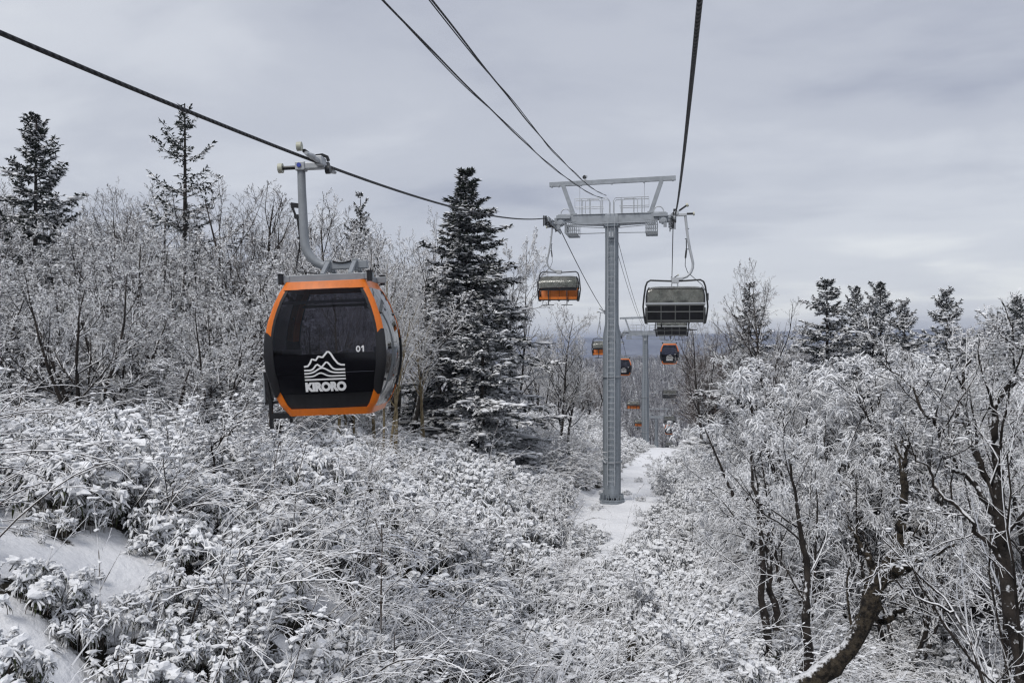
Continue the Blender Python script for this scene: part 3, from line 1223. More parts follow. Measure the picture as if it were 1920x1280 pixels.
    # --- ski rack on the outer side
    for q in (-1, 1):
        m = MB()
        m.box((-1.10, q * 0.30, -3.62), (0.03, 0.46, 0.50))
        m.build('ski_rack', GREY_P, g, False, 0.01)
        m = MB()
        m.bar((-1.06, q * 0.56, -3.36), (-0.98, q * 0.56, -3.92), 0.05, 0.06)
        m.box((-0.99, q * 0.54, -4.05), (0.05, 0.06, 0.50))
        m.box((-0.82, q * 0.44, -4.09), (0.36, 0.30, 0.09))
        m.bar((-1.10, q * 0.5, -3.88), (-0.80, q * 0.5, -3.86), 0.04)
        m.build('rack_bracket', BLACK_P, g)
    for ch in g.children:
        if ch.name.split('.')[0] in ('grip',):
            continue
        if ch.name.split('.')[0] in ('hanger_arm', 'door_cable'):
            for v in ch.data.vertices:
                k_ = min(1.0, max(0.0, (-v.co.z - 0.1) / 1.0))
                v.co.z -= DROP * k_
                v.co.x += 0.12 * k_
        else:
            for v in ch.data.vertices:
                v.co.z -= DROP
                v.co.x += 0.12
    return g


# ------------------------------------------------------------------ chair with bubble
metal_frame = metal('chair_frame_paint', (0.16, 0.165, 0.16), 0.5, 0.2)


def make_chair():
    c = empty('chairlift_chair')
    HW = 1.14
    # hoop frame
    m = MB()
    pts = [(-0.10, 0.06, -2.47), (-0.55, 0.06, -2.45), (-0.90, 0.06, -2.43), (-1.02, 0.06, -2.50), (-1.08, 0.06, -2.66), (-1.13, 0.05, -3.0), (-1.17, 0.02, -3.40), (-1.13, 0.0, -3.75), (-1.08, 0.0, -4.02)]
    full = pts[::-1] + [(-x, y, z) for x, y, z in pts]
    m.tube(full, 0.033, 10)
    m.build('hoop_frame', STEEL_D, c, True)
    m = MB()
    m.box((0, 0.06, -2.48), (0.26, 0.14, 0.14))
    m.box((-0.06, 0.06, -2.39), (0.44, 0.12, 0.10))
    m.build('frame_joint', LIGHT_P, c, False, 0.01)
    # bubble: smoked visor arched from behind the heads to the knees in front
    prof = [(0.36, -3.30), (0.33, -3.0), (0.22, -2.76), (0.02, -2.66), (-0.22, -2.70), (-0.42, -2.86), (-0.53, -3.08), (-0.56, -3.32)]

    def bub(u, k):
        y, z = prof[k]
        w = 1.06 - 0.10 * abs(u) ** 1 * 0
        hw_ = 1.045 if z < -2.95 else 1.045 - 0.09 * ((z + 2.95) / 0.29) ** 2
        e = abs(u) ** 8
        return Vector((u * hw_, y, z - 0.05 * e))
    m = MB()
    grid = [[bub(u, k) for u in lin(-1, 1, 17)] for k in range(len(prof))]
    m.shell(grid, 0.008)
    m.build('bubble', BUBBLE, c, True)
    m = MB()
    for u in (-1, 1):
        m.tube([bub(u, k) for k in range(len(prof))], 0.028, 8)
    m.tube([bub(u, 0) for u in lin(-1, 1, 17)], 0.026, 8)
    m.tube([bub(u, 7) for u in lin(-1, 1, 17)], 0.026, 8)
    m.tube([bub(u, 2) + Vector((0, 0.0, 0.012)) for u in lin(-1, 1, 17)], 0.02, 8)
    m.build('bubble_frame', BLACK_P, c, True)
    # seats
    for i in range(4):
        x = -0.765 + i * 0.51
        m = MB()
        back = [[Vector((x + u * 0.245, 0.16 + 0.16 * t + 0.03 * u * u * 0, -3.80 + 0.52 * t)) for u in (-1, -0.5, 0, 0.5, 1)] for t in lin(1, 0, 4)]
        m.shell(back, 0.05)
        s_ = [[Vector((x + u * 0.245, 0.14 - 0.50 * t, -3.82 + 0.03 * t - 0.10 * t ** 6)) for u in (-1, -0.5, 0, 0.5, 1)] for t in lin(0, 1, 7)]
        m.shell(s_, 0.06)
        m.box((x, -0.375, -3.88), (0.49, 0.04, 0.13))
        m.build('seat', ORANGE_S, c, True)
        m = MB()
        m.box((x, 0.290, -3.60), (0.505, 0.05, 0.62), Matrix.Rotation(R(-17), 3, 'X'))
        m.box((x, -0.06, -3.955), (0.505, 0.56, 0.05))
        m.build('seat_shell', BLACK_P, c)
        m = MB()
        m.box((x, 0.295, -3.25), (0.40, 0.05, 0.14))
        m.build('headrest', BLACK_P, c, False, 0.015)
    # rear frame: rails and uprights
    m = MB()
    for z, y in ((-3.36, 0.43), (-3.60, 0.37), (-3.92, 0.27)):
        m.bar((-1.06, y, z), (1.06, y, z), 0.035, 0.035)
    for x in (-1.02, -0.51, 0, 0.51, 1.02):
        m.bar((x, 0.445, -3.36), (x, 0.25, -4.02), 0.035, 0.035)
        m.bar((x, 0.24, -4.02), (x, -0.36, -4.02), 0.035, 0.035)
    m.build('seat_frame', metal_frame, c)
    m = MB()
    m.bar((-1.08, 0.40, -3.30), (1.08, 0.40, -3.30), 0.03, 0.05)
    m.build('top_rail', LIGHT_P, c)
    for s in (-1, 1):
        m = MB()
        m.box((s * 1.06, 0.02, -3.72), (0.05, 0.62, 0.56))
        m.box((s * 1.06, -0.05, -3.99), (0.06, 0.4, 0.10))
        m.build('side_panel', BLACK_P, c, False, 0.02)
    # restraint bar with foot rests
    m = MB()
    m.bar((-1.02, -0.46, -3.42), (1.02, -0.46, -3.42), 0.10, 0.11)
    m.box((-0.5, -0.44, -3.36), (0.60, 0.06, 0.14))
    m.box((0.5, -0.44, -3.36), (0.60, 0.06, 0.14))
    for s in (-1, 1):
        m.bar((s * 0.50, -0.48, -3.22), (s * 0.50, -0.55, -3.76), 0.06, 0.06)
    m.build('restraint_bar', BLACK_P, c)
    for s in (-1, 1):
        m = MB()
        m.bar((s * 0.50, -0.52, -3.74), (s * 0.50, -0.50, -4.24), 0.045, 0.045)
        m.bar((s * 0.50 - 0.30, -0.50, -4.25), (s * 0.50 + 0.30, -0.50, -4.25), 0.09, 0.035)
        m.build('foot_rest', STEEL_D, c)
    # hanger
    m = MB()
    path = [(-0.36, 0, -0.02), (-0.42, 0, -0.45), (-0.50, 0, -1.0), (-0.62, 0, -1.40), (-0.68, 0, -1.66), (-0.70, 0, -1.85), (-0.66, 0, -2.05), (-0.56, 0.02, -2.2), (-0.42, 0.04, -2.31), (-0.26, 0.05, -2.37), (-0.02, 0.06, -2.39)]
    path = [(-0.36, 0, -0.02), (-0.40, 0, -0.40), (-0.46, 0, -0.90), (-0.53, 0, -1.30), (-0.60, 0, -1.62), (-0.64, 0, -1.82), (-0.63, 0, -1.98), (-0.56, 0.02, -2.16), (-0.42, 0.04, -2.30), (-0.26, 0.05, -2.36), (-0.02, 0.06, -2.38)]
    m.tube(path, 0.050, 12)
    m.build('hanger_arm', LIGHT_P, c, True)
    m = MB()
    for z, x in ((-0.55, -0.42), (-0.92, -0.40), (-1.30, -0.42)):
        m.bar((x - 0.08, 0, z), (x + 0.05, 0, z), 0.03)
    m.tube([(-0.40, 0, -0.95), (-0.405, 0, -1.35)], 0.02, 6)
    m.tube([(-0.40, 0, -1.34), (-0.37, 0, -1.62)], 0.034, 8)
    m.tube([(-0.37, 0, -1.6), (-0.36, 0, -1.9), (-0.45, 0, -2.15), (-0.7, 0.05, -2.38), (-0.95, 0.06, -2.6), (-1.12, 0.06, -2.9), (-1.12, 0.05, -3.2)], 0.012, 6)
    m.box((-1.17, 0.05, -3.05), (0.06, 0.08, 0.26))
    m.build('bubble_cable', STEEL_D, c, True)
    gp = MB()
    gp.box((-0.20, 0, -0.03), (0.42, 0.14, 0.10))
    gp.bar((0.0, -0.40, 0.0), (0.0, 0.40, 0.0), 0.075, 0.085)
    gp.box((-0.06, 0.0, 0.05), (0.14, 0.18, 0.14))
    gp.cyl((-0.02, 0, -0.12), (0.06, 0, -0.12), 0.07, 12)
    grip = gp.build('grip', LIGHT_P, c, False, 0.012)
    m = MB()
    m.cyl((-0.42, 0, 0.0), (-0.64, 0, 0.0), 0.04, 10)
    m.bar((-0.14, 0, 0.12), (-0.40, 0, 0.30), 0.06)
    m.box((0.02, 0, 0.10), (0.1, 0.12, 0.18))
    m.build('grip_spring', BLACK_P, grip)
    for p0, p1 in (((-0.64, 0, 0.0), (-0.70, 0, 0.0)), ((-0.40, 0, 0.31), (-0.47, 0, 0.34))):
        m = MB()
        m.cyl(p0, p1, 0.07, 12)
        m.build('guide_roller', CREAM, grip, True)
    return c


gond = make_gondola()
GY0 = 13.8
gond.location = (XL, GY0, zr(GY0))
gond.rotation_euler = (0, R(-2.3), R(8))
tag(gond, 'large orange and black gondola cabin hanging on the left rope in front of the trees', 'gondola', 'gondola cabins on the lift')
for x, Y, rz, lab in ((XL, 113.0, 0, 'small orange gondola half hidden behind the nearest tower column'),
                      (XR, 93.0, math.pi, 'small orange gondola with white emblem right of the second tower'),
                      (XR, 203.0, math.pi, 'tiny far gondola low on the right rope, between two dark chairs')):
    c = copy_tree(gond)
    c.location = (x, Y, zr(Y))
    c.rotation_euler = (0, 0, rz)
    tag(c, lab)

chair = make_chair()
chair.location = (XL, 46.0, zr(46.0))
tag(chair, 'orange seated bubble chair hanging just left of the nearest tower head', 'chairlift chair', 'bubble chairs on the lift')
for x, Y, rz, lab in ((XR, 32.0, math.pi, 'largest dark bubble chair, seen from behind right of the nearest tower'),
                      (XR, 61.5, math.pi, 'grey bubble chair directly below the largest dark chair'),
                      (XL, 79.5, 0, 'orange seated chair partly hidden by the left edge of the tower column'),
                      (XL, 147.0, 0, 'small orange seated chair low between the two nearer tower columns'),
                      (XL, 180.0, 0, 'lowest tiny orange seated chair beside the second tower column'),
                      (XR, 134.0, math.pi, 'small dark chair below the orange gondola on the right rope'),
                      (XR, 171.0, math.pi, 'tiny dark chair just above the far gondola on the right rope'),
                      (XR, 245.0, math.pi, 'lowest tiny dark chair under the far gondola on the right rope')):
    c = copy_tree(chair)
    c.location = (x, Y, zr(Y))
    c.rotation_euler = (0, 0, rz)
    tag(c, lab)

#VEGETATION#
# ------------------------------------------------------------------ vegetation
rng = np.random.default_rng(7)


def nrm(v):
    return v / np.maximum(np.linalg.norm(v, axis=-1, keepdims=True), 1e-9)


def walk(p0, d0, length, npts, up, wob, rng):
    """polylines (B,npts,3) growing from p0 along d0; up<0 droops"""
    B = len(p0)
    P = np.zeros((B, npts, 3))
    P[:, 0] = p0
    d = nrm(d0)
    st = (length / (npts - 1))[:, None]
    upv = np.array([0, 0, 1.0])
    for k in range(1, npts):
        d = nrm(d + upv * (up / (npts - 1)) + rng.normal(0, wob, (B, 3)))
        P[:, k] = P[:, k - 1] + d * st
    return P


def children(P, Rr, n, t0, t1, ang, lf, rf, npts, up, wob, rng, minr=0.003, tipk=0.35, taper=0.55, jit=0.25, az=None):
    """n side branches on every polyline of P"""
    B, N, _ = P.shape
    seg = np.linalg.norm(np.diff(P, axis=1), axis=2).sum(1)
    pi = np.repeat(np.arange(B), n)
    k = np.tile(np.arange(n), B)
    t = t0 + (t1 - t0) * (k + rng.uniform(0.1, 0.9, len(k))) / n
    f = t * (N - 1)
    i0 = np.minimum(f.astype(int), N - 2)
    fr = (f - i0)[:, None]
    A, Bq = P[pi, i0], P[pi, i0 + 1]
    pos = A + (Bq - A) * fr
    T = nrm(Bq - A)
    rad = Rr[pi, i0] * (1 - fr[:, 0]) + Rr[pi, i0 + 1] * fr[:, 0]
    a = rng.normal(ang, ang * jit, len(k))
    ref = nrm(np.cross(T, rng.normal(0, 1, T.shape)))
    if az is not None:      # keep the sprays flat
        side = nrm(np.cross(T, np.array([0, 0, 1.0])) + 1e-6)
        sg = np.where(k % 2 == 0, 1.0, -1.0)[:, None]
        ref = nrm(side * sg + rng.normal(0, az, T.shape))
    d = T * np.cos(a)[:, None] + ref * np.sin(a)[:, None]
    ln = seg[pi] * lf * (1 - taper * (t - t0) / max(t1 - t0, 1e-6)) * rng.uniform(0.65, 1.25, len(k))
    C = walk(pos, d, ln, npts, up, wob, rng)
    r0 = np.maximum(rad * rf, minr)
    CR = r0[:, None] * np.linspace(1, tipk, npts)[None]
    return C, np.maximum(CR, minr * 0.7)


def tubes(P, Rr, sides, rng, offset=0):
    B, N, _ = P.shape
    T = np.zeros_like(P)
    T[:, 1:-1] = P[:, 2:] - P[:, :-2]
    T[:, 0] = P[:, 1] - P[:, 0]
    T[:, -1] = P[:, -1] - P[:, -2]
    T = nrm(T)
    ref = np.zeros_like(T)
    ref[..., 2] = 1.0
    vert = np.abs(T[..., 2]) > 0.93
    ref[vert] = (1.0, 0, 0)
    U = nrm(np.cross(T, ref))
    W = np.cross(U, T)
    ph = rng.uniform(0, 2 * np.pi, B) if sides == 3 else np.full(B, np.pi / 2)
    a = ph[:, None] + np.arange(sides)[None] * 2 * np.pi / sides
    V = P[:, :, None] + Rr[:, :, None, None] * (np.cos(a)[:, None, :, None] * U[:, :, None] + np.sin(a)[:, None, :, None] * W[:, :, None])
    V = V.reshape(-1, 3)
    b = np.arange(B)[:, None, None] * N * sides
    i = np.arange(N - 1)[None, :, None] * sides
    k = np.arange(sides)[None, None, :]
    k2 = (k + 1) % sides
    q = np.stack([b + i + k, b + i + k2, b + i + sides + k2, b + i + sides + k], -1).reshape(-1, 4) + offset
    return V, q


def tube_mesh(name, batches, mat, rng, smooth=False):
    Vs, Qs, o = [], [], 0
    for P, Rr, s in batches:
        V, q = tubes(P, Rr, s, rng, o)
        Vs.append(V)
        Qs.append(q)
        o += len(V)
    me = mesh_np(name, np.concatenate(Vs), np.concatenate(Qs), smooth=smooth)
    me.materials.append(mat)
    return me


# icosphere template for snow lumps
def ico(sub):
    import bmesh
    b = bmesh.new()
    bmesh.ops.create_icosphere(b, subdivisions=sub, radius=1.0)
    v = np.array([p.co[:] for p in b.verts])
    f = np.array([[q.index for q in t.verts] for t in b.faces])
    b.free()
    return v, f


ICO2, ICO1 = ico(2), ico(1)


def lumps(C, S, rng, sub=2, rough=0.22, offset=0, yaw=None, pitch=None):
    """snow lumps: centres C (B,3), half sizes S (B,3)"""
    v, f = ICO2 if sub == 2 else ICO1
    B = len(C)
    k = 1 + rng.normal(0, rough, (B, len(v), 1))
    W = v[None] * k
    low = W[..., 2] < 0
    W[..., 2] = np.where(low, W[..., 2] * 0.5, W[..., 2])
    a = rng.uniform(0, 6.28, B) if yaw is None else yaw
    W = W * S[:, None]
    if pitch is not None:
        W[..., 2] += W[..., 0] * pitch[:, None]
    x = W[..., 0] * np.cos(a)[:, None] - W[..., 1] * np.sin(a)[:, None]
    y = W[..., 0] * np.sin(a)[:, None] + W[..., 1] * np.cos(a)[:, None]
    V = np.stack([x, y, W[..., 2]], -1) + C[:, None]
    F = f[None] + (np.arange(B) * len(v))[:, None, None]
    return V.reshape(-1, 3), F.reshape(-1, 3) + offset


# ---- bare broadleaf trees --------------------------------------------------------
def bare_tree(seed, H, stems, spread, crown_mat, snow_k=1.0, droop=0.15, n1=11, n2=7, n3=6, n4=4, upk=0.35, base_r=0.16, trunk_mat=None, t1=0.28, lumpy=0, thick=1.0, fans=0.0):
    """returns (trunk mesh, crown mesh, snow mesh or None); base at the origin, about H metres tall"""
    r = np.random.default_rng(seed)
    a = np.linspace(0, 2 * np.pi, stems, endpoint=False) + r.uniform(0, 1, stems)
    p0 = np.stack([np.cos(a), np.sin(a), np.zeros(stems)], -1) * (0.12 if stems > 1 else 0.0)
    p0[:, 2] = -0.4
    d0 = np.stack([np.cos(a) * spread, np.sin(a) * spread, np.ones(stems)], -1)
    L0 = H * r.uniform(0.86, 1.04, stems)
    P0 = walk(p0, d0, L0, 12, 0.9 * spread, 0.055, r)
    R0 = base_r * (H / 10) * r.uniform(0.75, 1.1, stems)[:, None] * np.linspace(1, 0.10, 12)[None] ** 0.9
    P1, R1 = children(P0, R0, n1, t1, 0.97, 0.80, 0.42, 0.55, 8, upk, 0.10, r, 0.008, 0.22)
    P2, R2 = children(P1, R1, n2, 0.18, 0.98, 0.72, 0.48, 0.60, 6, upk * 0.4 - droop, 0.13, r, 0.006, 0.3)
    P3, R3 = children(P2, R2, n3, 0.15, 1.0, 0.70, 0.50, 0.65, 4, -droop, 0.15, r, 0.0055, 0.5)
    P4, R4 = children(P3, R3, n4, 0.2, 1.0, 0.70, 0.55, 0.75, 3, -droop * 1.3, 0.16, r, 0.0050, 0.7)
    R2, R3, R4 = R2 * (0.6 + 0.4 * thick), R3 * thick, R4 * thick
    k = H / np.percentile(P4[..., 2], 99.7)      # crown top at H
    P0, P1, P2, P3, P4 = (Q * k for Q in (P0, P1, P2, P3, P4))
    tm = tube_mesh('trunk', [(P0, R0, 7), (P1, R1, 5)], trunk_mat or BARK, r, True)
    cm = tube_mesh('crown', [(P2, R2, 4), (P3, R3, 4), (P4, R4, 3)], crown_mat, r)
    if fans > 0:
        tip = P2[r.random(len(P2)) < fans]
        nf = 20
        b0 = np.repeat(tip[:, -1], nf, 0) + r.normal(0, 0.10, (len(tip) * nf, 3))
        out_ = nrm(np.repeat(nrm(tip[:, -1] - tip[:, -2]), nf, 0) * 0.5 + r.normal(0, 0.6, b0.shape))
        FP = walk(b0, out_, r.uniform(0.10, 0.34, len(b0)), 4, -1.0, 0.14, r)
        FR = r.uniform(0.014, 0.034, (len(b0), 1)) * np.array([[0.8, 1.1, 1.0, 0.35]])
        cm.materials.append(SNOWM)
        fanme = tube_mesh('snow_load', [(FP, FR, 5)], SNOWM, r, True)
        return tm, cm, fanme
    sm = None
    if lumpy:
        B = len(P3)
        pick = r.random(B) < lumpy
        Q = P3[pick]
        Q2 = P4[r.random(len(P4)) < lumpy * 0.35]
        C = np.concatenate([Q[:, 1], Q[:, 2], Q[:, 3], Q2[:, 1]])
        S = r.uniform(0.025, 0.07, (len(C), 1)) * np.array([[1.3, 0.9, 0.75]]) * snow_k
        V, Fc = lumps(C + np.array([0, 0, 0.012]), S, r, 1, 0.25)
        sm = mesh_np('snow_load', V, None, Fc, True)
        sm.materials.append(SNOWM)
    return tm, cm, sm


def conifer(seed, H, Rb, n_wh, per, mat, drop=0.35, bare_top=0.0, snow=0.0, gap=0.0, sparse=1.0):
    r = np.random.default_rng(seed)
    P0 = np.zeros((1, 10, 3))
    P0[0, :, 2] = np.linspace(-0.4, H, 10)
    P0[0, :, 0] = np.cumsum(r.normal(0, 0.02, 10))
    R0 = (0.02 + 0.016 * H * np.linspace(1, 0.04, 10))[None]
    tz, tl, ta, th = [], [], [], []
    for i in range(n_wh):
        f = (i + 0.5) / n_wh                       # 0 bottom .. 1 top
        z = H * (0.07 + 0.92 * f ** 0.92)
        ln = Rb * (1 - f) ** 0.80 * r.uniform(0.82, 1.12) + 0.26
        n = max(4, int(per * (0.7 + 0.5 * (1 - f))))
        a0 = r.uniform(0, 6.28)
        for k in range(n):
            if r.random() < gap:
                continue
            tz.append(z + r.normal(0, 0.12))
            tl.append(ln * r.uniform(0.50, 1.25))
            ta.append(a0 + 2 * np.pi * k / n + r.normal(0, 0.2))
            th.append(f)
    tz, tl, ta, th = map(np.array, (tz, tl, ta, th))
    up0 = np.interp(th, [0, 0.5, 0.85, 1], [-0.28, 0.02, 0.45, 1.1])
    d0 = np.stack([np.cos(ta), np.sin(ta), up0], -1)
    px0 = np.interp(tz, P0[0, :, 2], P0[0, :, 0])
    p0 = np.stack([px0, np.zeros_like(tz), tz], -1)
    PB = walk(p0, d0, tl, 7, 0.0, 0.05, r)
    s = np.linspace(0, 1, 7)[None]
    PB[:, :, 2] += tl[:, None] * (-drop * s ** 1.3 * 0.55 + 0.22 * s ** 3.2)   # sags, tips lift
    RB = (0.008 + 0.012 * tl)[:, None] * np.linspace(1, 0.25, 7)[None]
    # side sprays, flat
    nS = 15
    PS, RS = children(PB, RB, nS, 0.10, 1.0, 0.95, 0.36, 0.5, 4, -0.22, 0.07, r, 0.006, 0.4, 0.62, 0.15, az=0.18)
    # needles: short blades standing out of every spray and the branch end
    allp = [(PS, 17), (PB[:, 2:], 18)]
    Vs, Ts, o = [], [], 0
    for P, nn_ in allp:
        nn_ = int(nn_ * sparse)
        B, N, _ = P.shape
        sl = np.linalg.norm(np.diff(P, axis=1), axis=2).sum(1) ** 0.85
        pi = r.choice(B, B * nn_, p=sl / sl.sum())
        t = r.uniform(0.02, 1.0, len(pi)) * (N - 1)
        i0 = np.minimum(t.astype(int), N - 2)
        fr = (t - i0)[:, None]
        A, Bq = P[pi, i0], P[pi, i0 + 1]
        pos = A + (Bq - A) * fr
        T = nrm(Bq - A)
        side = nrm(np.cross(T, np.array([0, 0, 1.0])) + 1e-6)
        sg = np.where(r.random(len(pi)) < 0.5, 1.0, -1.0)[:, None]
        dirv = nrm(T * r.uniform(0.5, 1.1, (len(pi), 1)) + side * sg * r.uniform(0.3, 1.0, (len(pi), 1)) + np.array([0, 0, 1.0]) * r.normal(-0.12, 0.30, (len(pi), 1)))
        ln = r.uniform(0.10, 0.22, (len(pi), 1)) * (0.7 + 0.04 * H)
        wd = nrm(np.cross(dirv, np.array([0, 0, 1.0])) + r.normal(0, 0.35, dirv.shape)) * ln * 0.20
        base = pos - dirv * ln * 0.15
        mid = pos + dirv * ln * 0.4
        tip = pos + dirv * ln
        V = np.stack([base, mid + wd, tip, mid - wd], 1).reshape(-1, 3)
        k = np.arange(len(pi))[:, None] * 4 + o
        Ts.append(np.concatenate([k + np.array([[0, 1, 2]]), k + np.array([[0, 2, 3]])]))
        Vs.append(V)
        o += len(V)
    fm = mesh_np('needle_boughs', np.concatenate(Vs), None, np.concatenate(Ts))
    fm.materials.append(mat)
    tm = tube_mesh('trunk', [(P0, R0, 8), (PB, RB, 4)], BARK, r, True)
    sm = None
    if snow > 0:
        w = r.random(len(PB)) < snow * np.interp(th, [0, 0.6, 0.9, 1], [1, 0.9, 0.5, 0.15])
        Q, ql = PB[w], tl[w]
        C, S = [], []
        for k, sc_ in ((3, 0.7), (4, 1.0), (5, 1.0), (6, 0.7)):
            C.append(Q[:, k] + r.normal(0, 0.03, (len(Q), 3)) + np.array([0, 0, 0.03]))
            S.append(np.stack([ql * 0.13 * sc_ + 0.05, ql * 0.10 * sc_ + 0.04, 0.045 + 0.012 * ql], -1) * r.uniform(0.6, 1.2, (len(Q), 1)))
        U = PS[r.random(len(PS)) < snow * 0.30]
        C.append(U[:, 2] + np.array([0, 0, 0.02]))
        S.append(r.uniform(0.04, 0.10, (len(U), 1)) * np.array([[1.5, 0.9, 0.45]]))
        V, Fc = lumps(np.concatenate(C), np.concatenate(S), r, 1, 0.25)
        sm = mesh_np('snow_load', V, None, Fc, True)
        sm.materials.append(SNOWM)
    return tm, fm, sm


def plant(name, meshes, names, loc, scale, rz, label, cat, group=None, tilt=(0, 0)):
    t = empty(name, loc, (tilt[0], tilt[1], rz))
    t.scale = (scale,) * 3 if not isinstance(scale, tuple) else scale
    for me, nm in zip(meshes, names):
        if me is None:
            continue
        ob_ = link(bpy.data.objects.new(nm, me), t)
        if nm == 'snow_load':
            ob_['kind'] = 'stuff'
    tag(t, label, cat, group)
    return t


BT = ('trunk', 'crown', 'snow_load')
CT = ('trunk', 'needle_boughs', 'snow_load')
# prototypes, 10 m tall
SNOWTREES = [bare_tree(11, 10, 5, 0.42, TWIG_H, droop=-0.08, lumpy=0.12, snow_k=1.0, n1=8, n2=7, n3=6, n4=3, thick=2.5, upk=0.55),
             bare_tree(12, 10, 3, 0.34, TWIG_H, droop=-0.02, lumpy=0.12, snow_k=1.0, n1=11, n2=7, n3=6, n4=3, thick=2.5, upk=0.5),
             bare_tree(13, 10, 2, 0.22, TWIG_H, droop=0.10, lumpy=0.15, snow_k=1.0, n1=14, n2=8, n3=6, n4=3, thick=2.4, upk=0.45)]
MIDTREES = [bare_tree(21, 10, 1, 0.08, TWIG_M, droop=0.05, n1=26, n2=8, n3=6, n4=3, upk=0.5, thick=1.7),
            bare_tree(22, 10, 2, 0.18, TWIG_M, droop=0.05, n1=15, n2=8, n3=6, n4=3, upk=0.5, thick=1.7),
            bare_tree(23, 10, 3, 0.22, TWIG_M, droop=0.1, n1=11, n2=7, n3=6, n4=3, upk=0.45, thick=1.4)]
DARKTREES = [bare_tree(31, 10, 1, 0.06, TWIG_L, droop=-0.05, n1=24, n2=8, n3=5, upk=0.6, t1=0.35),
             bare_tree(32, 10, 2, 0.15, TWIG_L, droop=-0.05, n1=14, n2=8, n3=5, upk=0.6, t1=0.3)]
BROWNTREES = [bare_tree(41, 10, 2, 0.2, TWIG_B, droop=0.0, n1=15, n2=8, n3=6, upk=0.5),
              bare_tree(42, 10, 3, 0.25, TWIG_B, droop=0.0, n1=12, n2=8, n3=6, upk=0.5)]
BIRCH = [bare_tree(51, 10, 2, 0.30, TWIG_H, droop=0.75, n1=12, n2=7, n3=6, n4=3, upk=0.1, thick=1.7, fans=0.55),
         bare_tree(52, 10, 3, 0.36, TWIG_H, droop=0.85, n1=9, n2=7, n3=6, n4=3, upk=0.05, thick=1.7, fans=0.6)]
TANTREE = [bare_tree(61, 10, 1, 0.08, TWIG_M, droop=0.1, n1=22, n2=7, n3=5, trunk_mat=TAN_BARK, base_r=0.17, t1=0.4),
           bare_tree(62, 10, 2, 0.10, TWIG_M, droop=0.1, n1=12, n2=7, n3=5, trunk_mat=TAN_BARK, base_r=0.15, t1=0.4)]


def tree_at(px, d, ytip, name, meshes, label, cat, group=None, parts=BT, wide=1.0, rz=None, native=10.0):
    p = at(px, CY, d)
    z = float(gz(p.x, p.y))
    top = (CY - ytip) / F_PX * d
    s = max(top - z, 1.0) / native
    return plant(name, meshes, parts, (p.x, p.y, z - 0.05), (s * wide, s * wide, s), rng.uniform(0, 6.28) if rz is None else rz, label, cat, group)


# ---- conifers, each its own place in the skyline --------------------------------------
SP_BIG = conifer(101, 15.5, 3.7, 34, 9, NEEDLE, 0.55, snow=0.55, gap=0.06, sparse=1.8)
SP_SNOW = conifer(102, 7.6, 2.4, 16, 8, NEEDLE_S, 0.60, snow=0.9, sparse=1.3)
SP_A = conifer(103, 12.0, 3.9, 24, 8, NEEDLE, 0.32, snow=0.30, gap=0.12, sparse=1.3)
SP_B = conifer(104, 12.0, 4.6, 24, 8, NEEDLE, 0.48, snow=0.65, gap=0.12, sparse=1.7)
SP_C = conifer(105, 12.0, 3.4, 22, 8, NEEDLE_S, 0.42, snow=0.40, gap=0.15, sparse=1.4)
FIR = conifer(106, 14.0, 4.6, 17, 6, NEEDLE, -0.05, snow=0.05, gap=0.30, sparse=0.85)
CONIF = 'evergreens standing in the snowy wood'
tree_at(876, 45, 318, 'spruce_tree', SP_BIG, 'tallest dense dark green spruce, between the large gondola and the tower', 'spruce tree', CONIF, CT, native=15.5, wide=1.25)
tree_at(903, 40, 566, 'spruce_tree', SP_SNOW, 'smaller spruce with snow loaded boughs at the foot of the tallest spruce', 'spruce tree', CONIF, CT, native=7.6, wide=1.05)
tree_at(66, 45, 211, 'spruce_tree', SP_A, 'dark pointed spruce rising above bare trees at the far left', 'spruce tree', CONIF, CT, native=12, wide=0.85)
tree_at(346, 41, 192, 'fir_tree', FIR, 'sparse open fir whose tip reaches the left haul rope', 'fir tree', CONIF, CT, native=14.0, wide=0.85)
tree_at(676, 58, 360, 'spruce_tree', SP_C, 'thin spruce tip poking above the bare trees behind the large gondola', 'spruce tree', CONIF, CT, native=12, wide=0.6)
for px, d, yt, me, w, lab in ((1402, 56, 530, SP_C, 1.0, 'snow dusted spruce just left of the tall bare tree'),
                              (1549, 47, 524, SP_B, 1.0, 'broad dark spruce with snowy boughs, first right of the tall bare tree'),
                              (1607, 56, 535, SP_A, 0.75, 'slim dark spruce between two broader spruces on the right skyline'),
                              (1652, 52, 527, SP_A, 0.95, 'dark spruce with the bushiest top in the right hand skyline row'),
                              (1638, 50, 556, SP_B, 0.7, 'dark spruce top leaning against the bushiest one on the right skyline'),
                              (1696, 54, 562, SP_B, 0.75, 'shorter dark spruce at the right end of the skyline row'),
                              (1775, 48, 541, SP_B, 0.85, 'lone dark snowy spruce with open sky on its left side'),
                              (1906, 46, 552, SP_A, 0.9, 'dark spruce cut by the right edge of the picture'),
                              (1864, 56, 588, SP_C, 0.7, 'small spruce tip just left of the one at the right edge'),
                              (1318, 76, 752, SP_C, 0.8, 'small snowy spruce at the right edge of the lift clearing')):
    tree_at(px, d, yt, 'spruce_tree', me, lab, 'spruce tree', CONIF, CT, native=12, wide=w)

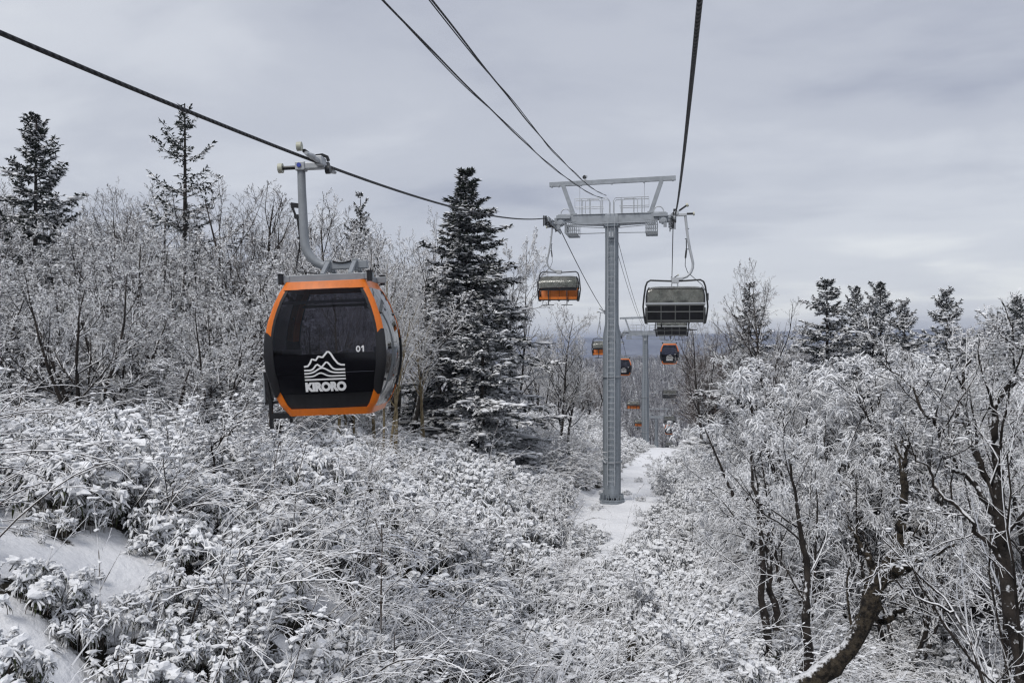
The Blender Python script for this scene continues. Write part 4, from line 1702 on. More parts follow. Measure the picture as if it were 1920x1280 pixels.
# ---- single trees one can point at ------------------------------------------------------
tree_at(1462, 46, 482, 'bare_tree', DARKTREES[0], 'tall slender bare dark tree standing above the right hand wood', 'bare tree', wide=0.85)
tree_at(1322, 72, 588, 'bare_tree', DARKTREES[1], 'thin bare tree beside the largest chair at the right of the lift line', 'bare tree', wide=0.8)
tree_at(1047, 57, 566, 'bare_tree', MIDTREES[0], 'frosted tree with dark double trunk left of the nearest tower', 'bare tree', wide=0.9)
tree_at(1062, 58, 640, 'bare_tree', MIDTREES[1], 'lower frosted tree close beside the double trunked tree', 'bare tree', wide=0.8)
tree_at(155, 25, 478, 'snowy_tree', SNOWTREES[0], 'white frosted many stemmed tree low in the left wood', 'bare tree', wide=1.0)
tree_at(215, 27, 500, 'snowy_tree', SNOWTREES[1], 'white frosted tree just right of the many stemmed one', 'bare tree', wide=1.0)
tree_at(395, 26, 520, 'snowy_tree', SNOWTREES[1], 'snow laden tree with dark stems left of the large gondola', 'bare tree', wide=1.0, rz=2.0)
tree_at(470, 31, 470, 'snowy_tree', SNOWTREES[2], 'snow laden tree partly hidden behind the left side of the large gondola', 'bare tree', wide=1.0)
tree_at(462, 36, 318, 'bare_tree', DARKTREES[1], 'bare fan shaped tree with fine dark twigs left of the gondola hanger', 'bare tree', wide=1.1)
tree_at(962, 50, 424, 'bare_tree', SNOWTREES[2], 'bare snowy tree with arching branches right of the tallest spruce', 'bare tree', wide=0.5)
tree_at(640, 36, 352, 'bare_tree', MIDTREES[1], 'dense frosted tree rising behind the gondola hanger', 'bare tree', wide=0.95)
tree_at(765, 47, 385, 'bare_tree', MIDTREES[2], 'frosted tree standing between the large gondola and the tallest spruce', 'bare tree', wide=0.9)
for px, d, yt, k, lab in ((634, 31, 480, 0, 'tree with thick ochre lichen trunk under the large gondola'),
                          (660, 33, 500, 1, 'tree with forked tan trunk under the large gondola'),
                          (703, 34, 470, 0, 'slim tan trunked tree under the right side of the gondola'),
                          (722, 32, 520, 1, 'greenish trunked tree nearest the right lower corner of the gondola'),
                          (742, 33, 450, 0, 'slender olive trunked tree right of the gondola'),
                          (792, 38, 540, 1, 'tan trunked tree at the left foot of the tallest spruce'),
                          (588, 33, 560, 0, 'short tan trunked tree under the middle of the gondola')):
    tree_at(px, d, yt, 'bare_tree', TANTREE[k], lab, 'bare tree', 'tan trunked trees under the gondola', wide=0.6)
tree_at(1112, 112, 683, 'brown_tree', BROWNTREES[1], 'dense dark brown tree mound just left of the tower column', 'bare tree', wide=1.3)

# birches bowed with snow on the right
for px, d, yt, k, w, lab in ((1455, 36, 672, 0, 0.8, 'birch with white drooping snow clumps nearest the clearing on the right'),
                             (1450, 30, 730, 1, 1.05, 'birch heaped with snow in the middle of the right wood'),
                             (1560, 32, 668, 0, 1.15, 'largest birch with bright snow clumps under the broad spruce'),
                             (1640, 34, 655, 1, 1.0, 'snow bowed birch under the bushiest spruce of the right skyline'),
                             (1500, 27, 770, 1, 0.75, 'low snow heaped birch above the two dark trunks'),
                             (1720, 30, 650, 0, 1.0, 'snow covered birch behind the dark branched tree at the right'),
                             (1440, 46, 645, 0, 0.6, 'frosted birch standing against the distant hill on the right')):
    tree_at(px, d, yt, 'birch_tree', BIRCH[k], lab, 'birch tree', 'snow bowed birches', wide=w)


# ---- the wood: trees nobody could tell apart ---------------------------------------------
def sky_l(x):
    return np.interp(x, [-200, 0, 60, 130, 220, 300, 400, 450, 520, 560, 650, 740, 800, 900, 960, 1000, 1030, 1090], [280, 300, 330, 385, 350, 365, 380, 350, 410, 420, 360, 375, 395, 430, 470, 520, 590, 640])


def sky_r(x):
    return np.interp(x, [1290, 1330, 1380, 1440, 1500, 1560, 1640, 1740, 1800, 1850, 1960, 2100], [720, 640, 600, 590, 600, 610, 625, 610, 590, 565, 570, 560])


ZL = [(60, 'at the far left edge'), (180, 'under the far left spruce'), (320, 'between far left spruce and open fir'), (440, 'around the open fir'),
      (560, 'left of the gondola hanger'), (700, 'behind the large gondola'), (830, 'between the large gondola and the tallest spruce'), (1010, 'beside the tallest spruce'),
      (1075, 'left of the nearest tower'), (1140, 'hard by the nearest tower column'), (1400, 'beside the farther towers')]
ZR = [(1330, 'nearest the right haul rope'), (1440, 'around the tall slender bare tree'), (1580, 'around the broad dark spruce'), (1720, 'below the right skyline row of spruces'),
      (1830, 'around the lone snowy spruce'), (4000, 'at the far right edge')]


def zone(px, right):
    for lim, ph in (ZR if right else ZL):
        if px < lim:
            return ph
    return ''


def wood(n, x0, x1, d0, d1, sky, protos, below, label, group, name='bare_tree', xmin=None, xmax=None, wide=(0.6, 0.95), hmax=14.5):
    k = 0
    tries = 0
    while k < n and tries < n * 20:
        tries += 1
        px = rng.uniform(x0, x1)
        d = d0 + (d1 - d0) * rng.random() ** 0.9
        p = at(px, CY, d)
        if xmin is not None and p.x < xmin:
            continue
        if xmax is not None and p.x > xmax:
            continue
        if (790 < px < 1010 and d < 50) or (585 < px < 800 and d < 40):
            continue
        z = float(gz(p.x, p.y))
        yt = float(sky(px)) + rng.uniform(*below)
        top = (CY - yt) / F_PX * d
        h = top - z
        if h < 2.5 or h > hmax:
            continue
        s = h / 10
        w = s * rng.uniform(*wide) * max(1.0, 0.8 / s)
        plant(name, protos[rng.integers(len(protos))], BT, (p.x, p.y, z - 0.05), (w, w, s), rng.uniform(0, 6.28), label + ' ' + zone(px, px > 1290), 'bare tree', group, (rng.normal(0, 0.04), rng.normal(0, 0.04)))
        k += 1


GL, GR = 'bare trees of the wood left of the lift', 'bare trees of the wood right of the lift'
wood(32, -160, 1000, 44, 66, sky_l, DARKTREES + MIDTREES, (-15, 55), 'fine branched bare tree of the left skyline', GL, xmax=-12, wide=(0.75, 1.1))
wood(30, -160, 840, 33, 46, sky_l, MIDTREES[1:2] + SNOWTREES + SNOWTREES[:2], (20, 150), 'frosted bare tree in the thick left wood', GL, xmax=-11, wide=(0.9, 1.2))
wood(20, -160, 780, 26, 34, sky_l, SNOWTREES, (130, 330), 'snow covered tree fronting the left wood', GL, 'snowy_tree', xmax=-9.5, wide=(0.95, 1.25))
wood(16, 1000, 1150, 70, 170, lambda x: np.interp(x, [1000, 1060, 1100, 1140, 1200], [590, 640, 675, 720, 745]), MIDTREES, (0, 60), 'grey frosted tree bordering the lift clearing', GL, xmax=-9.5)
wood(16, 1295, 1350, 82, 150, lambda x: np.interp(x, [1290, 1350], [670, 600]), BROWNTREES, (0, 60), 'brown bare tree bordering the lift clearing', GR, 'brown_tree', xmin=4.2)
wood(20, 1330, 2050, 46, 66, sky_r, DARKTREES + MIDTREES, (-4, 40), 'fine branched bare tree of the right skyline', GR, xmin=7)
wood(24, 1340, 2080, 30, 46, sky_r, MIDTREES + SNOWTREES[:2] + BIRCH, (50, 150), 'frosted bare tree in the thick right wood', GR, xmin=6.5, wide=(0.9, 1.3))
wood(6, 1560, 2050, 24, 31, sky_r, MIDTREES + SNOWTREES[:1], (120, 260), 'snow covered low tree in the right hollow', GR, 'snowy_tree', xmin=6.5, wide=(0.8, 1.1))


# ---- trees in the right foreground, drawn limb by limb ------------------------------------
def limb_tree(name, limbs, label, crown_mat, seed, n=(7, 6, 5, 3), lf=0.55, up=0.2, droop=0.1, lumpy=0.5, wig=0.02, from_ground=True, bark=BARK, thick=1.2, bend=0.8, tb=0.30):
    """limbs: list of (pixel polyline, depth start, depth end, radius start, radius end)"""
    r = np.random.default_rng(seed)
    NS = 26
    batches, Ps, Rs = [], [], []
    first = None
    for pts, da, db, ra, rb in limbs:
        q = np.array([at(x, y, da + (db - da) * i / max(len(pts) - 1, 1))[:] for i, (x, y) in enumerate(pts)])
        if first is None:
            g = float(gz(q[0, 0], q[0, 1]))
            if from_ground and q[0, 2] > g:
                q = np.concatenate([[[q[0, 0] - 0.1, q[0, 1], g - 0.3]], q])
            first = q[0].copy()
            first[2] = g
        # resample smoothly
        s_ = np.concatenate([[0], np.cumsum(np.linalg.norm(np.diff(q, axis=0), axis=1))])
        u = np.linspace(0, s_[-1], NS)
        P = np.stack([np.interp(u, s_, q[:, c]) for c in range(3)], -1)
        P[1:-1] = (P[:-2] + 2 * P[1:-1] + P[2:]) / 4
        P[1:-1] += r.normal(0, wig, P[1:-1].shape)
        ph = r.uniform(0, 6.28, (3, 3))
        tt = np.linspace(0, 1, NS)
        env = np.sin(np.pi * tt)[:, None]
        P += env * sum(np.sin(2 * np.pi * fq * tt[:, None] + ph[k_][None]) * am * bend for k_, (fq, am) in enumerate(((1.5, 0.07), (3.2, 0.045), (6.0, 0.022))))
        Ps.append(P)
        rr = np.linspace(ra, rb, NS) * (1 + r.normal(0, 0.07, NS))
        Rs.append(rr)
    P0 = np.array(Ps) - first
    R0 = np.array(Rs)
    P1, R1 = children(P0, R0, n[0] + 3, tb, 1.0, 0.75, lf * 0.6, 0.5, 8, up, 0.12, r, 0.009, 0.25)
    R1 = np.minimum(R1, 0.026 * np.linspace(1, 0.3, 8)[None] + 0.003)
    P2, R2 = children(P1, R1, n[1], 0.15, 1.0, 0.70, 0.50, 0.6, 6, up * 0.3 - droop, 0.12, r, 0.006, 0.35)
    P3, R3 = children(P2, R2, n[2], 0.15, 1.0, 0.70, 0.50, 0.65, 4, -droop, 0.14, r, 0.005, 0.5)
    P4, R4 = children(P3, R3, n[3], 0.2, 1.0, 0.70, 0.55, 0.75, 3, -droop, 0.15, r, 0.0045, 0.7)
    R3, R4 = R3 * thick, R4 * thick
    tm = tube_mesh('trunk', [(P0, R0, 12), (P1, R1, 6)], bark, r, True)
    cm = tube_mesh('crown', [(P2, R2, 4), (P3, R3, 4), (P4, R4, 3)], crown_mat, r)
    sm = None
    if lumpy:
        C = np.concatenate([P2[r.random(len(P2)) < lumpy][:, 2:5].reshape(-1, 3), P3[r.random(len(P3)) < lumpy][:, 1:3].reshape(-1, 3)])
        S = r.uniform(0.012, 0.035, (len(C), 1)) * np.array([[1.9, 0.8, 0.6]])
        V, Fc = lumps(C + np.array([0, 0, 0.008]), S, r, 1, 0.25)
        sm = mesh_np('snow_load', V, None, Fc, True)
        sm.materials.append(SNOWM)
    return plant(name, (tm, cm, sm), BT, tuple(first), 1.0, 0.0, label, 'bare tree')


BARK_OAK = snowy('oak_bark', (0.012, 0.010, 0.008), (0.075, 0.060, 0.042), 0.74, 0.95, 0.8, 16.0, wind=(-0.30, -0.1, 1.0), cscale=9.0, bump=0.05)
limb_tree('oak_tree', [([(1480, 1300), (1560, 1248), (1612, 1180), (1642, 1110), (1650, 1075)], 15.5, 16.0, 0.225, 0.16),
                       ([(1648, 1092), (1672, 1050), (1690, 1000), (1698, 950), (1690, 880), (1705, 830)], 16.0, 16.6, 0.15, 0.035),
                       ([(1652, 1082), (1700, 1062), (1740, 1045), (1790, 1022)], 16.0, 15.6, 0.13, 0.025),
                       ([(1648, 1090), (1628, 1048), (1612, 1015), (1590, 985)], 16.0, 16.4, 0.09, 0.02),
                       ([(1655, 1165), (1690, 1140), (1702, 1122)], 16.0, 15.8, 0.09, 0.03)],
          'thick bent dark oak trunk forking low in the right foreground', TWIG_M, 201, n=(0, 4, 4, 3), lf=0.7, lumpy=0, bark=BARK_OAK, bend=0.22, tb=0.7)
limb_tree('dark_tree', [([(1440, 1195), (1432, 1100), (1424, 1000), (1414, 915), (1408, 840)], 23, 23.5, 0.13, 0.025),
                        ([(1456, 1180), (1446, 1090), (1436, 1000), (1424, 930)], 23.2, 23.5, 0.11, 0.02)],
          'pair of dark leaning trunks rising together left of the bent oak', TWIG_M, 202, n=(3, 6, 4, 3), lf=0.7, droop=0.5, lumpy=0.6)
limb_tree('dark_tree', [([(1512, 1210), (1520, 1130), (1508, 1040), (1496, 970), (1488, 925), (1480, 860)], 22, 22.4, 0.15, 0.025)],
          'single dark trunk with snow patches between the paired trunks and the oak', TWIG_M, 203, n=(4, 6, 5, 3), lf=0.8, droop=0.4, lumpy=0.6)
limb_tree('dark_branched_tree', [([(1905, 1310), (1898, 1150), (1890, 1060), (1878, 960), (1872, 880)], 13.0, 13.4, 0.13, 0.085),
                                 ([(1872, 885), (1862, 800), (1880, 730), (1915, 660), (1935, 600)], 13.4, 13.2, 0.060, 0.018),
                                 ([(1876, 930), (1820, 830), (1800, 760), (1815, 690), (1830, 640)], 13.4, 13.8, 0.055, 0.014),
                                 ([(1880, 980), (1800, 880), (1745, 790), (1700, 720), (1655, 680)], 13.3, 13.9, 0.050, 0.012),
                                 ([(1890, 1060), (1840, 1010), (1780, 930), (1730, 870), (1690, 830)], 13.2, 13.6, 0.045, 0.012)],
          'dark many branched bare tree filling the right edge of the picture', TWIG_M, 204, n=(8, 7, 5, 3), lf=0.8, up=0.3, droop=0.0, lumpy=0.25, thick=1.0)
limb_tree('dark_tree', [([(1882, 1310), (1884, 1200), (1878, 1100), (1868, 1000), (1872, 900), (1850, 760)], 17, 17.5, 0.12, 0.012)],
          'straight dark trunk at the lower right edge behind the many branched tree', TWIG_M, 205, n=(6, 6, 5, 3), lf=0.5, lumpy=0.4)
limb_tree('fallen_sapling', [([(1850, 1300), (1830, 1220), (1805, 1160), (1760, 1110), (1700, 1060), (1655, 1010)], 12.5, 13.5, 0.05, 0.012),
                             ([(1790, 1145), (1720, 1120), (1668, 1062), (1610, 1085), (1535, 1125)], 12.9, 13.6, 0.022, 0.008)],
          'snow lined sapling arching across the bent oak', TWIG_H, 206, n=(1, 4, 3, 2), lf=0.45, lumpy=0.1)
limb_tree('arching_sapling', [([(395, 850), (425, 800), (455, 772), (500, 752)], 19, 18.4, 0.030, 0.012),
                              ([(400, 845), (440, 795), (490, 775), (510, 770)], 19, 18.6, 0.025, 0.010)],
          'feathery snow plastered sapling left of the lower corner of the large gondola', TWIG_H, 207, n=(8, 6, 4, 2), lf=0.55, droop=0.0, lumpy=0.9, thick=1.6)

# stump in the lower middle
st = empty('tree_stump', tuple(at(1186, 1240, 22.2)))
sg = float(gz(st.location.x, st.location.y))
st.location.z = sg
tag(st, 'dark broken tree stump ringed by twigs at the lower middle', 'tree stump')
m = MB()
pts = []
for k in range(7):
    pts.append((0.02 * math.sin(k), 0.02 * math.cos(k * 2), -0.2 + 0.16 * k))
m.tube(pts, [0.24, 0.20, 0.16, 0.15, 0.15, 0.14, 0.10], 11)
for a in range(5):
    aa = a * 1.26
    m.tube([(0.1 * math.cos(aa), 0.1 * math.sin(aa), 0.25), (0.30 * math.cos(aa), 0.30 * math.sin(aa), 0.02), (0.5 * math.cos(aa), 0.5 * math.sin(aa), -0.15)], [0.09, 0.07, 0.03], 7)
m.tube([(0.05, 0, 0.7), (0.07, 0.0, 0.95), (0.06, 0.0, 1.05)], [0.07, 0.04, 0.01], 6)
m.build('stump_wood', BARK_OAK, st, True)
m = MB()
V, Fc = lumps(np.array([[0, 0, 0.78], [0.03, -0.04, 0.80]]), np.array([[0.14, 0.13, 0.09], [0.08, 0.09, 0.09]]), rng, 2, 0.12)
me = mesh_np('snow_cap', V, None, Fc, True)
me.materials.append(SNOWM)
link(bpy.data.objects.new('snow_cap', me), st)


# ------------------------------------------------------------------ undergrowth (nobody could count it)
def hidden_collection(name, meshes):
    col = bpy.data.collections.new(name)
    for i, me in enumerate(meshes):
        col.objects.link(bpy.data.objects.new('%s_%02d' % (name, i), me))
    return col


def scatter(name, col, pts, rot, scl, idx, label):
    """one object: instances of the prototypes on a cloud of points"""
    me = bpy.data.meshes.new(name)
    me.vertices.add(len(pts))
    me.vertices.foreach_set('co', np.asarray(pts, np.float32).ravel())
    for nm, ty, data in (('rot', 'FLOAT_VECTOR', rot), ('scl', 'FLOAT_VECTOR', scl), ('idx', 'INT', idx)):
        a = me.attributes.new(nm, ty, 'POINT')
        a.data.foreach_set('vector' if ty == 'FLOAT_VECTOR' else 'value', np.asarray(data, np.float32 if ty != 'INT' else np.int32).ravel())
    o = bpy.data.objects.new(name, me)
    link(o)
    ng = bpy.data.node_groups.new(name, 'GeometryNodeTree')
    ng.interface.new_socket('Geometry', in_out='INPUT', socket_type='NodeSocketGeometry')
    ng.interface.new_socket('Geometry', in_out='OUTPUT', socket_type='NodeSocketGeometry')
    N, L = ng.nodes, ng.links
    gi, go = N.new('NodeGroupInput'), N.new('NodeGroupOutput')
    ci = N.new('GeometryNodeCollectionInfo')
    ci.inputs['Collection'].default_value = col
    ci.inputs['Separate Children'].default_value = True
    ci.inputs['Reset Children'].default_value = True
    ip = N.new('GeometryNodeInstanceOnPoints')
    ip.inputs['Pick Instance'].default_value = True

    def attr(nm, ty):
        n = N.new('GeometryNodeInputNamedAttribute')
        n.data_type = ty
        n.inputs['Name'].default_value = nm
        return n.outputs['Attribute']
    L.new(gi.outputs[0], ip.inputs['Points'])
    L.new(ci.outputs[0], ip.inputs['Instance'])
    L.new(attr('idx', 'INT'), ip.inputs['Instance Index'])
    e2r = N.new('FunctionNodeEulerToRotation')
    L.new(attr('rot', 'FLOAT_VECTOR'), e2r.inputs[0])
    L.new(e2r.outputs[0], ip.inputs['Rotation'])
    L.new(attr('scl', 'FLOAT_VECTOR'), ip.inputs['Scale'])
    L.new(ip.outputs[0], go.inputs[0])
    md = o.modifiers.new('scatter', 'NODES')
    md.node_group = ng
    tag(o, label, kind='stuff')
    return o


def join_meshes(name, parts):
    """parts: (V, quads or None, tris or None, material)"""
    V, Q, T, mi_q, mi_t, mats = [], [], [], [], [], []
    o = 0
    for v, q, t, mat in parts:
        if mat not in mats:
            mats.append(mat)
        k = mats.index(mat)
        V.append(v)
        if q is not None:
            Q.append(q + o)
            mi_q += [k] * len(q)
        if t is not None:
            T.append(t + o)
            mi_t += [k] * len(t)
        o += len(v)
    me = mesh_np(name, np.concatenate(V), np.concatenate(Q) if Q else None, np.concatenate(T) if T else None)
    for mt in mats:
        me.materials.append(mt)
    me.polygons.foreach_set('material_index', np.array(mi_q + mi_t, np.int32))
    return me


def sasa_clump(seed, n_st=24, rad=0.62, snow=0.75, pad=1.0):
    """dwarf bamboo: whorls of long drooping leaves, each carrying its finger of snow"""
    r = np.random.default_rng(seed)
    a = r.uniform(0, 6.28, n_st)
    q = np.sqrt(r.uniform(0, 1, n_st)) * rad
    x, y = q * np.cos(a), q * np.sin(a)
    h = (0.85 - 0.40 * (q / rad) ** 2) * r.uniform(0.55, 1.15, n_st)
    tipx, tipy = x * 1.25 + r.normal(0, 0.05, n_st), y * 1.25 + r.normal(0, 0.05, n_st)
    P = np.zeros((n_st, 4, 3))
    for k in range(4):
        f = k / 3
        P[:, k] = np.stack([x + (tipx - x) * f ** 2, y + (tipy - y) * f ** 2, -0.1 + (h + 0.1) * f], -1)
    SV, SQ = tubes(P, np.full((n_st, 4), 0.007), 3, r)
    nl = 11
    pi = np.repeat(np.arange(n_st), nl)
    az = r.uniform(0, 6.28, len(pi))
    ln = r.uniform(0.12, 0.27, len(pi))
    wd = r.uniform(0.013, 0.025, len(pi))
    out = np.stack([np.cos(az), np.sin(az), np.zeros_like(az)], -1)
    sid = np.stack([-np.sin(az), np.cos(az), np.zeros_like(az)], -1)
    base = P[pi, 3] + np.array([0, 0, 1.0]) * r.uniform(-0.20, 0.02, (len(pi), 1))
    up = r.uniform(-0.2, 0.45, len(pi))
    dr = r.uniform(0.6, 1.8, len(pi))

    def along(f):
        return base + out * (ln * f * (1 - 0.25 * f))[:, None] + np.array([0, 0, 1.0]) * ((up * f - dr * f * f * 0.75) * ln)[:, None]
    st_ = []
    for f, w in ((0, 0.35), (0.35, 1.0), (0.72, 0.8), (1.0, 0.04)):
        c = along(f)
        st_.append(c + sid * (wd * w)[:, None])
        st_.append(c - sid * (wd * w)[:, None])
    LV = np.stack(st_, 1).reshape(-1, 3)
    k = np.arange(len(pi))[:, None] * 8
    LQ = np.concatenate([k + np.array([[0, 2, 3, 1]]), k + np.array([[2, 4, 5, 3]]), k + np.array([[4, 6, 7, 5]])])
    # small heart of snow in each whorl
    has = r.random(n_st) < snow
    C = P[has, 3] + r.normal(0, 0.02, (has.sum(), 3)) + np.array([0, 0, 0.012])
    S = pad * r.uniform(0.035, 0.105, (len(C), 1)) * np.stack([r.uniform(0.9, 1.5, len(C)), r.uniform(0.7, 1.1, len(C)), r.uniform(0.65, 1.0, len(C))], -1)
    V1, F1 = lumps(C, S, r, 2, 0.27)
    # fingers of snow lying along the leaves
    lf = r.random(len(pi)) < 0.82 * snow
    f0 = 0.40
    C2 = along(f0)[lf] + np.array([0, 0, 0.012])
    pit = (up - dr * 2 * f0 * 0.75)[lf] / (1 - 0.5 * f0)
    S2 = np.stack([ln[lf] * r.uniform(0.30, 0.48, lf.sum()), wd[lf] * r.uniform(1.0, 1.7, lf.sum()), r.uniform(0.018, 0.040, lf.sum())], -1)
    V2, F2 = lumps(C2, S2, r, 1, 0.16, yaw=az[lf], pitch=pit)
    return join_meshes('bamboo_clump', [(SV, SQ, None, STEM), (LV, LQ, None, LEAF), (V1, None, F1, SNOWM), (V2, None, F2, SNOWM)])


def arch_clump(seed, n_st=9, ln=(1.5, 3.3), lean=0.6):
    """long whippy stems bowed to one side under a line of snow"""
    r = np.random.default_rng(seed)
    p0 = np.stack([r.normal(0, 0.35, n_st), r.normal(0, 0.35, n_st), np.full(n_st, -0.1)], -1)
    d0 = np.stack([r.normal(lean, 0.22, n_st), r.normal(0, 0.30, n_st), np.ones(n_st)], -1)
    P = walk(p0, d0, r.uniform(*ln, n_st), 10, -1.25, 0.035, r)
    Rr = r.uniform(0.012, 0.021, n_st)[:, None] * np.linspace(1.0, 0.45, 10)[None]
    C, CR = children(P, Rr, 4, 0.3, 1.0, 0.45, 0.30, 0.7, 5, -0.4, 0.06, r, 0.006, 0.6)
    D, DR = children(C, CR, 2, 0.2, 1.0, 0.5, 0.45, 0.8, 3, -0.4, 0.08, r, 0.0055, 0.7)
    V0, Q0 = tubes(P, Rr, 4, r)
    V1, Q1 = tubes(C, CR, 4, r)
    V2, Q2 = tubes(D, DR, 4, r)
    # ridge of snow along the upper side of the stems
    w = P[:, 3:].reshape(-1, 3)
    w = w[r.random(len(w)) < 0.7]
    LV, LF = lumps(w + np.array([0, 0, 0.014]), r.uniform(0.02, 0.045, (len(w), 1)) * np.array([[2.0, 0.8, 0.55]]), r, 1, 0.2)
    return join_meshes('bowed_stems', [(V0, Q0, None, STEM), (V1, Q1, None, STEM), (V2, Q2, None, STEM), (LV, None, LF, SNOWM)])


def shrub(seed, H=1.6):
    r = np.random.default_rng(seed)
    n = 9
    a = r.uniform(0, 6.28, n)
    P0 = walk(np.stack([r.normal(0, 0.15, n), r.normal(0, 0.15, n), np.full(n, -0.1)], -1), np.stack([np.cos(a) * 0.5, np.sin(a) * 0.5, np.ones(n)], -1), H * r.uniform(0.6, 1.1, n), 8, -0.1, 0.08, r)
    R0 = np.full((n, 1), 0.016) * np.linspace(1, 0.4, 8)[None]
    P1, R1 = children(P0, R0, 7, 0.2, 1.0, 0.7, 0.45, 0.7, 5, 0.0, 0.12, r, 0.007, 0.6)
    P2, R2 = children(P1, R1, 6, 0.2, 1.0, 0.7, 0.5, 0.8, 4, -0.1, 0.15, r, 0.006, 0.7)
    V0, Q0 = tubes(P0, R0, 4, r)
    V1, Q1 = tubes(P1, R1, 4, r)
    V2, Q2 = tubes(P2, R2, 3, r)
    C = np.concatenate([P1[:, 2:4].reshape(-1, 3), P2[:, 1]])
    C = C[r.random(len(C)) < 0.6]
    LV, LF = lumps(C + np.array([0, 0, 0.01]), r.uniform(0.02, 0.055, (len(C), 1)) * np.array([[1.6, 0.9, 0.65]]), r, 1, 0.22)
    return join_meshes('twiggy_shrub', [(V0, Q0, None, TWIG_H), (V1, Q1, None, TWIG_H), (V2, Q2, None, TWIG_H), (LV, None, LF, SNOWM)])


SASA = hidden_collection('bamboo_clump', [sasa_clump(300, 27, 0.62, 1.0, 1.1), sasa_clump(301, 26, 0.62, 0.9, 1.0), sasa_clump(302, 24, 0.70, 1.0, 1.25),
                                          sasa_clump(303, 22, 0.62, 0.45, 0.9), sasa_clump(304, 20, 0.62, 0.28, 0.9), sasa_clump(305, 14, 0.5, 0.6, 0.8)])
ARCH = hidden_collection('bowed_stems', [arch_clump(320 + i) for i in range(5)])
SHRUB = hidden_collection('twiggy_shrub', [shrub(340 + i, 1.3 + 0.2 * i) for i in range(4)])


def field(n, x0, x1, y0, y1, dens):
    x = rng.uniform(x0, x1, n)
    y = rng.uniform(y0, y1, n)
    keep = rng.random(n) < dens(x, y)
    # only what stands in or near the view
    a = np.degrees(np.arctan2(x, np.maximum(y, 0.01)))
    keep &= (a > -50) & (a < 26) & (np.hypot(x, y) > 8.5)
    return x[keep], y[keep]


def patchy(x, y):
    return 0.5 + 0.5 * np.sin(x * 0.63 + 1.1 * np.sin(y * 0.31)) * np.sin(y * 0.53 + 1.7 + 0.8 * np.sin(x * 0.4))


def d_sasa(x, y):
    m = brush_mask(x, y)
    near = np.where(np.hypot(x, y) < 45, 1.0, 0.65)
    wood_ = np.where((x < -16) & (y > 30), 0.35, 1.0)
    wood_ = wood_ * np.where((x > 1.0 + 0.05 * y) & (y < 36), 0.38, 1.0)
    return np.maximum(np.clip(m * 1.15 - 0.15, 0, 1) * near * wood_ * (0.5 + 0.5 * patchy(x, y)), 0.035)


x, y = field(30000, -40, 24, 6, 96, d_sasa)
n = len(x)
s = rng.uniform(0.60, 1.15, n) * (0.70 + 0.40 * patchy(x * 1.7, y * 1.7)) * (0.45 + 0.55 * brush_mask(x, y)) * np.interp(np.hypot(x, y), [9, 17], [0.68, 1.0])
kind_ = patchy(x * 1.15 + 2.0, y * 0.9 + 1.0) + 0.35 * patchy(x * 3.1, y * 2.7) + rng.normal(0, 0.16, n)
sidx = np.where(kind_ > 0.62, rng.integers(0, 3, n), rng.integers(1, 6, n))
scatter('bamboo_undergrowth', SASA, np.stack([x, y, gz(x, y)], -1), np.stack([rng.normal(0, 0.12, n), rng.normal(0, 0.12, n), rng.uniform(0, 6.28, n)], -1), np.stack([s, s, s * rng.uniform(0.7, 1.15, n)], -1), sidx,
        'snow capped dwarf bamboo covering the banks below the lift')


def clear_zone(x, y, k):
    a = np.degrees(np.arctan2(x, y))
    return np.where((a > -24.5) & (a < -9) & (y > 21) & (y < 48), k, 1.0)


def d_arch(x, y):
    m = brush_mask(x, y)
    left = np.where(x < -1.5, 1.0, 0.35)
    bank = np.where((x < -8.5) & (np.hypot(x, y) > 19), 0.3, 1.0)
    return bank * clear_zone(x, y, 0.22) * (m > 0.6) * left * np.clip(1.35 * (1 - patchy(x * 0.8 + 3, y * 0.8)) , 0.08, 1) * np.where(np.hypot(x, y) > 40, 0.4, 1)


x, y = field(3000, -30, 14, 7, 60, d_arch)
n = len(x)
s = rng.uniform(0.6, 1.15, n)
scatter('bowed_stems', ARCH, np.stack([x, y, gz(x, y) + 0.15], -1), np.stack([rng.normal(0, 0.1, n), rng.normal(0, 0.1, n), rng.normal(0.25, 0.45, n)], -1), np.stack([s, s, s], -1), rng.integers(0, 5, n),
        'thin bowed stems lined with snow among the dwarf bamboo')


def d_shrub(x, y):
    m = brush_mask(x, y)
    clear = np.where((np.degrees(np.arctan2(x, y)) > -24.5) & (np.degrees(np.arctan2(x, y)) < -9) & (y > 24) & (y < 48), 0.12, 1.0)
    clear = np.where((y > 52) & (x > -4.2) & (x < 2.6), 0.0, clear)
    return clear * (m > 0.7) * np.where(x > 1.5, np.where(y < 32, 0.35, 0.8), np.where((x < -10) | (y > 36), 0.32, 0.12)) * (0.3 + 0.7 * patchy(x * 1.3 + 1, y * 1.3 + 5))


x, y = field(4200, -40, 26, 9, 100, d_shrub)
n = len(x)
s = rng.uniform(0.6, 1.5, n)
scatter('twiggy_shrubs', SHRUB, np.stack([x, y, gz(x, y)], -1), np.stack([rng.normal(0, 0.1, n), rng.normal(0, 0.1, n), rng.uniform(0, 6.28, n)], -1), np.stack([s, s, s], -1), rng.integers(0, 4, n),
        'low twiggy shrubs plastered with snow along the edge of the woods')


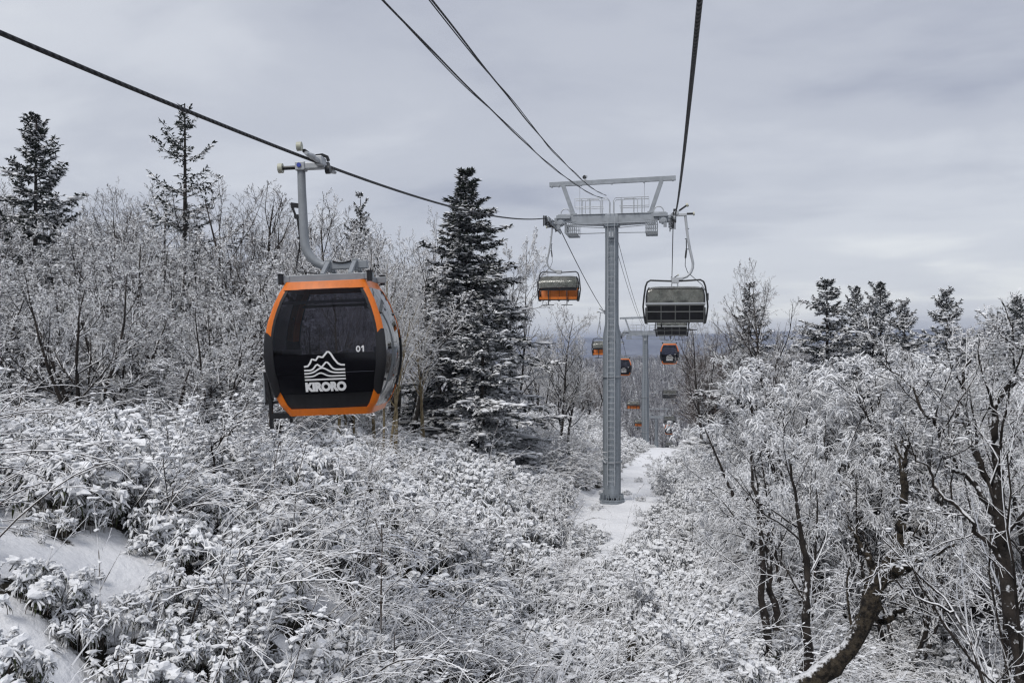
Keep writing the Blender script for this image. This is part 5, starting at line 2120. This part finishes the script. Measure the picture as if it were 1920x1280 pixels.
# far wood across the valley
def far_tree(seed, con):
    r = np.random.default_rng(seed)
    if con:
        P0 = np.zeros((1, 4, 3))
        P0[0, :, 2] = np.linspace(0, 10, 4)
        V, Q = tubes(P0, np.array([[0.2, 0.15, 0.1, 0.02]]), 4, r)
        n = 260
        f = r.random(n) ** 0.7
        z = 9.8 - 9.2 * f
        a = r.uniform(0, 6.28, n)
        rr = 0.15 + 1.9 * f * r.uniform(0.5, 1.1, n)
        o_ = np.stack([np.cos(a), np.sin(a), np.zeros(n)], -1)
        s_ = np.stack([-np.sin(a), np.cos(a), np.zeros(n)], -1)
        c = np.stack([np.zeros(n), np.zeros(n), z], -1)
        T = np.stack([c + [0, 0, 0.35], c + o_ * rr[:, None] + s_ * 0.32 * rr[:, None] - [0, 0, 0.3], c + o_ * rr[:, None] * 0.9 - s_ * 0.32 * rr[:, None] - [0, 0, 0.3]], 1).reshape(-1, 3)
        return join_meshes('far_conifer', [(V, Q, None, BARK), (T, None, np.arange(3 * n).reshape(-1, 3), NEEDLE_S)])
    P0 = walk(np.zeros((1, 3)), np.array([[0, 0, 1.0]]), np.array([9.5]), 7, 0, 0.05, r)
    R0 = np.linspace(0.16, 0.03, 7)[None]
    P1, R1 = children(P0, R0, 22, 0.25, 0.98, 0.7, 0.36, 0.6, 4, 0.4, 0.1, r, 0.035, 0.5)
    P2, R2 = children(P1, R1, 7, 0.2, 1.0, 0.7, 0.5, 0.8, 3, 0.1, 0.12, r, 0.032, 0.7)
    V0, Q0 = tubes(P0, R0, 4, r)
    V1, Q1 = tubes(P1, R1, 3, r)
    V2, Q2 = tubes(P2, R2, 3, r)
    return join_meshes('far_bare_tree', [(V0, Q0, None, BARK), (V1, Q1, None, TWIG_L), (V2, Q2, None, TWIG_L)])


FARW = hidden_collection('far_tree', [far_tree(401, 0), far_tree(402, 0), far_tree(403, 0), far_tree(404, 1)])
n = 9000
x = rng.uniform(-260, 330, n)
y = rng.uniform(400, 860, n)
keep = (np.abs(x / y - 0.02) < 0.2)
x, y = x[keep], y[keep]
n = len(x)
s = rng.uniform(0.7, 1.3, n)
idx = np.where(rng.random(n) < np.where(y > 700, 0.30, 0.05), 3, rng.integers(0, 3, n))
scatter('far_wood', FARW, np.stack([x, y, hill1(x, y)], -1), np.stack([np.zeros(n), np.zeros(n), rng.uniform(0, 6.28, n)], -1), np.stack([s, s, s], -1), idx, 'distant grey wood on the slope across the valley')
n = 900
x = rng.uniform(-60, 50, n)
y = rng.uniform(215, 400, n)
keep = (x < -11 + 0 * y) | (x > 6.5)
x, y = x[keep], y[keep]
n = len(x)
s = rng.uniform(0.6, 1.1, n)
scatter('lower_wood', FARW, np.stack([x, y, gz(x, y)], -1), np.stack([np.zeros(n), np.zeros(n), rng.uniform(0, 6.28, n)], -1), np.stack([s, s, s], -1), rng.integers(0, 3, n), 'grey wood on the lower slope beside the farthest lift tower')

# ------------------------------------------------------------------ haze over the valley
hz = MB()
hz.box((0, 3000, -95), (11500, 8400, 260))
ho = hz.build('haze', SNOWM, None)
hm, hnt, hb, hN, hL = new_mat('haze_air')
hN.remove(hb)
pv = hN.new('ShaderNodeVolumePrincipled')
pv.inputs['Color'].default_value = (0.70, 0.78, 0.97, 1)
pv.inputs['Density'].default_value = 0.00028
pv.inputs['Anisotropy'].default_value = 0.2
hL.new(pv.outputs[0], hN['Material Output'].inputs['Volume'])
ho.data.materials.clear()
ho.data.materials.append(hm)
tag(ho, 'pale blue haze over the valley', kind='stuff')
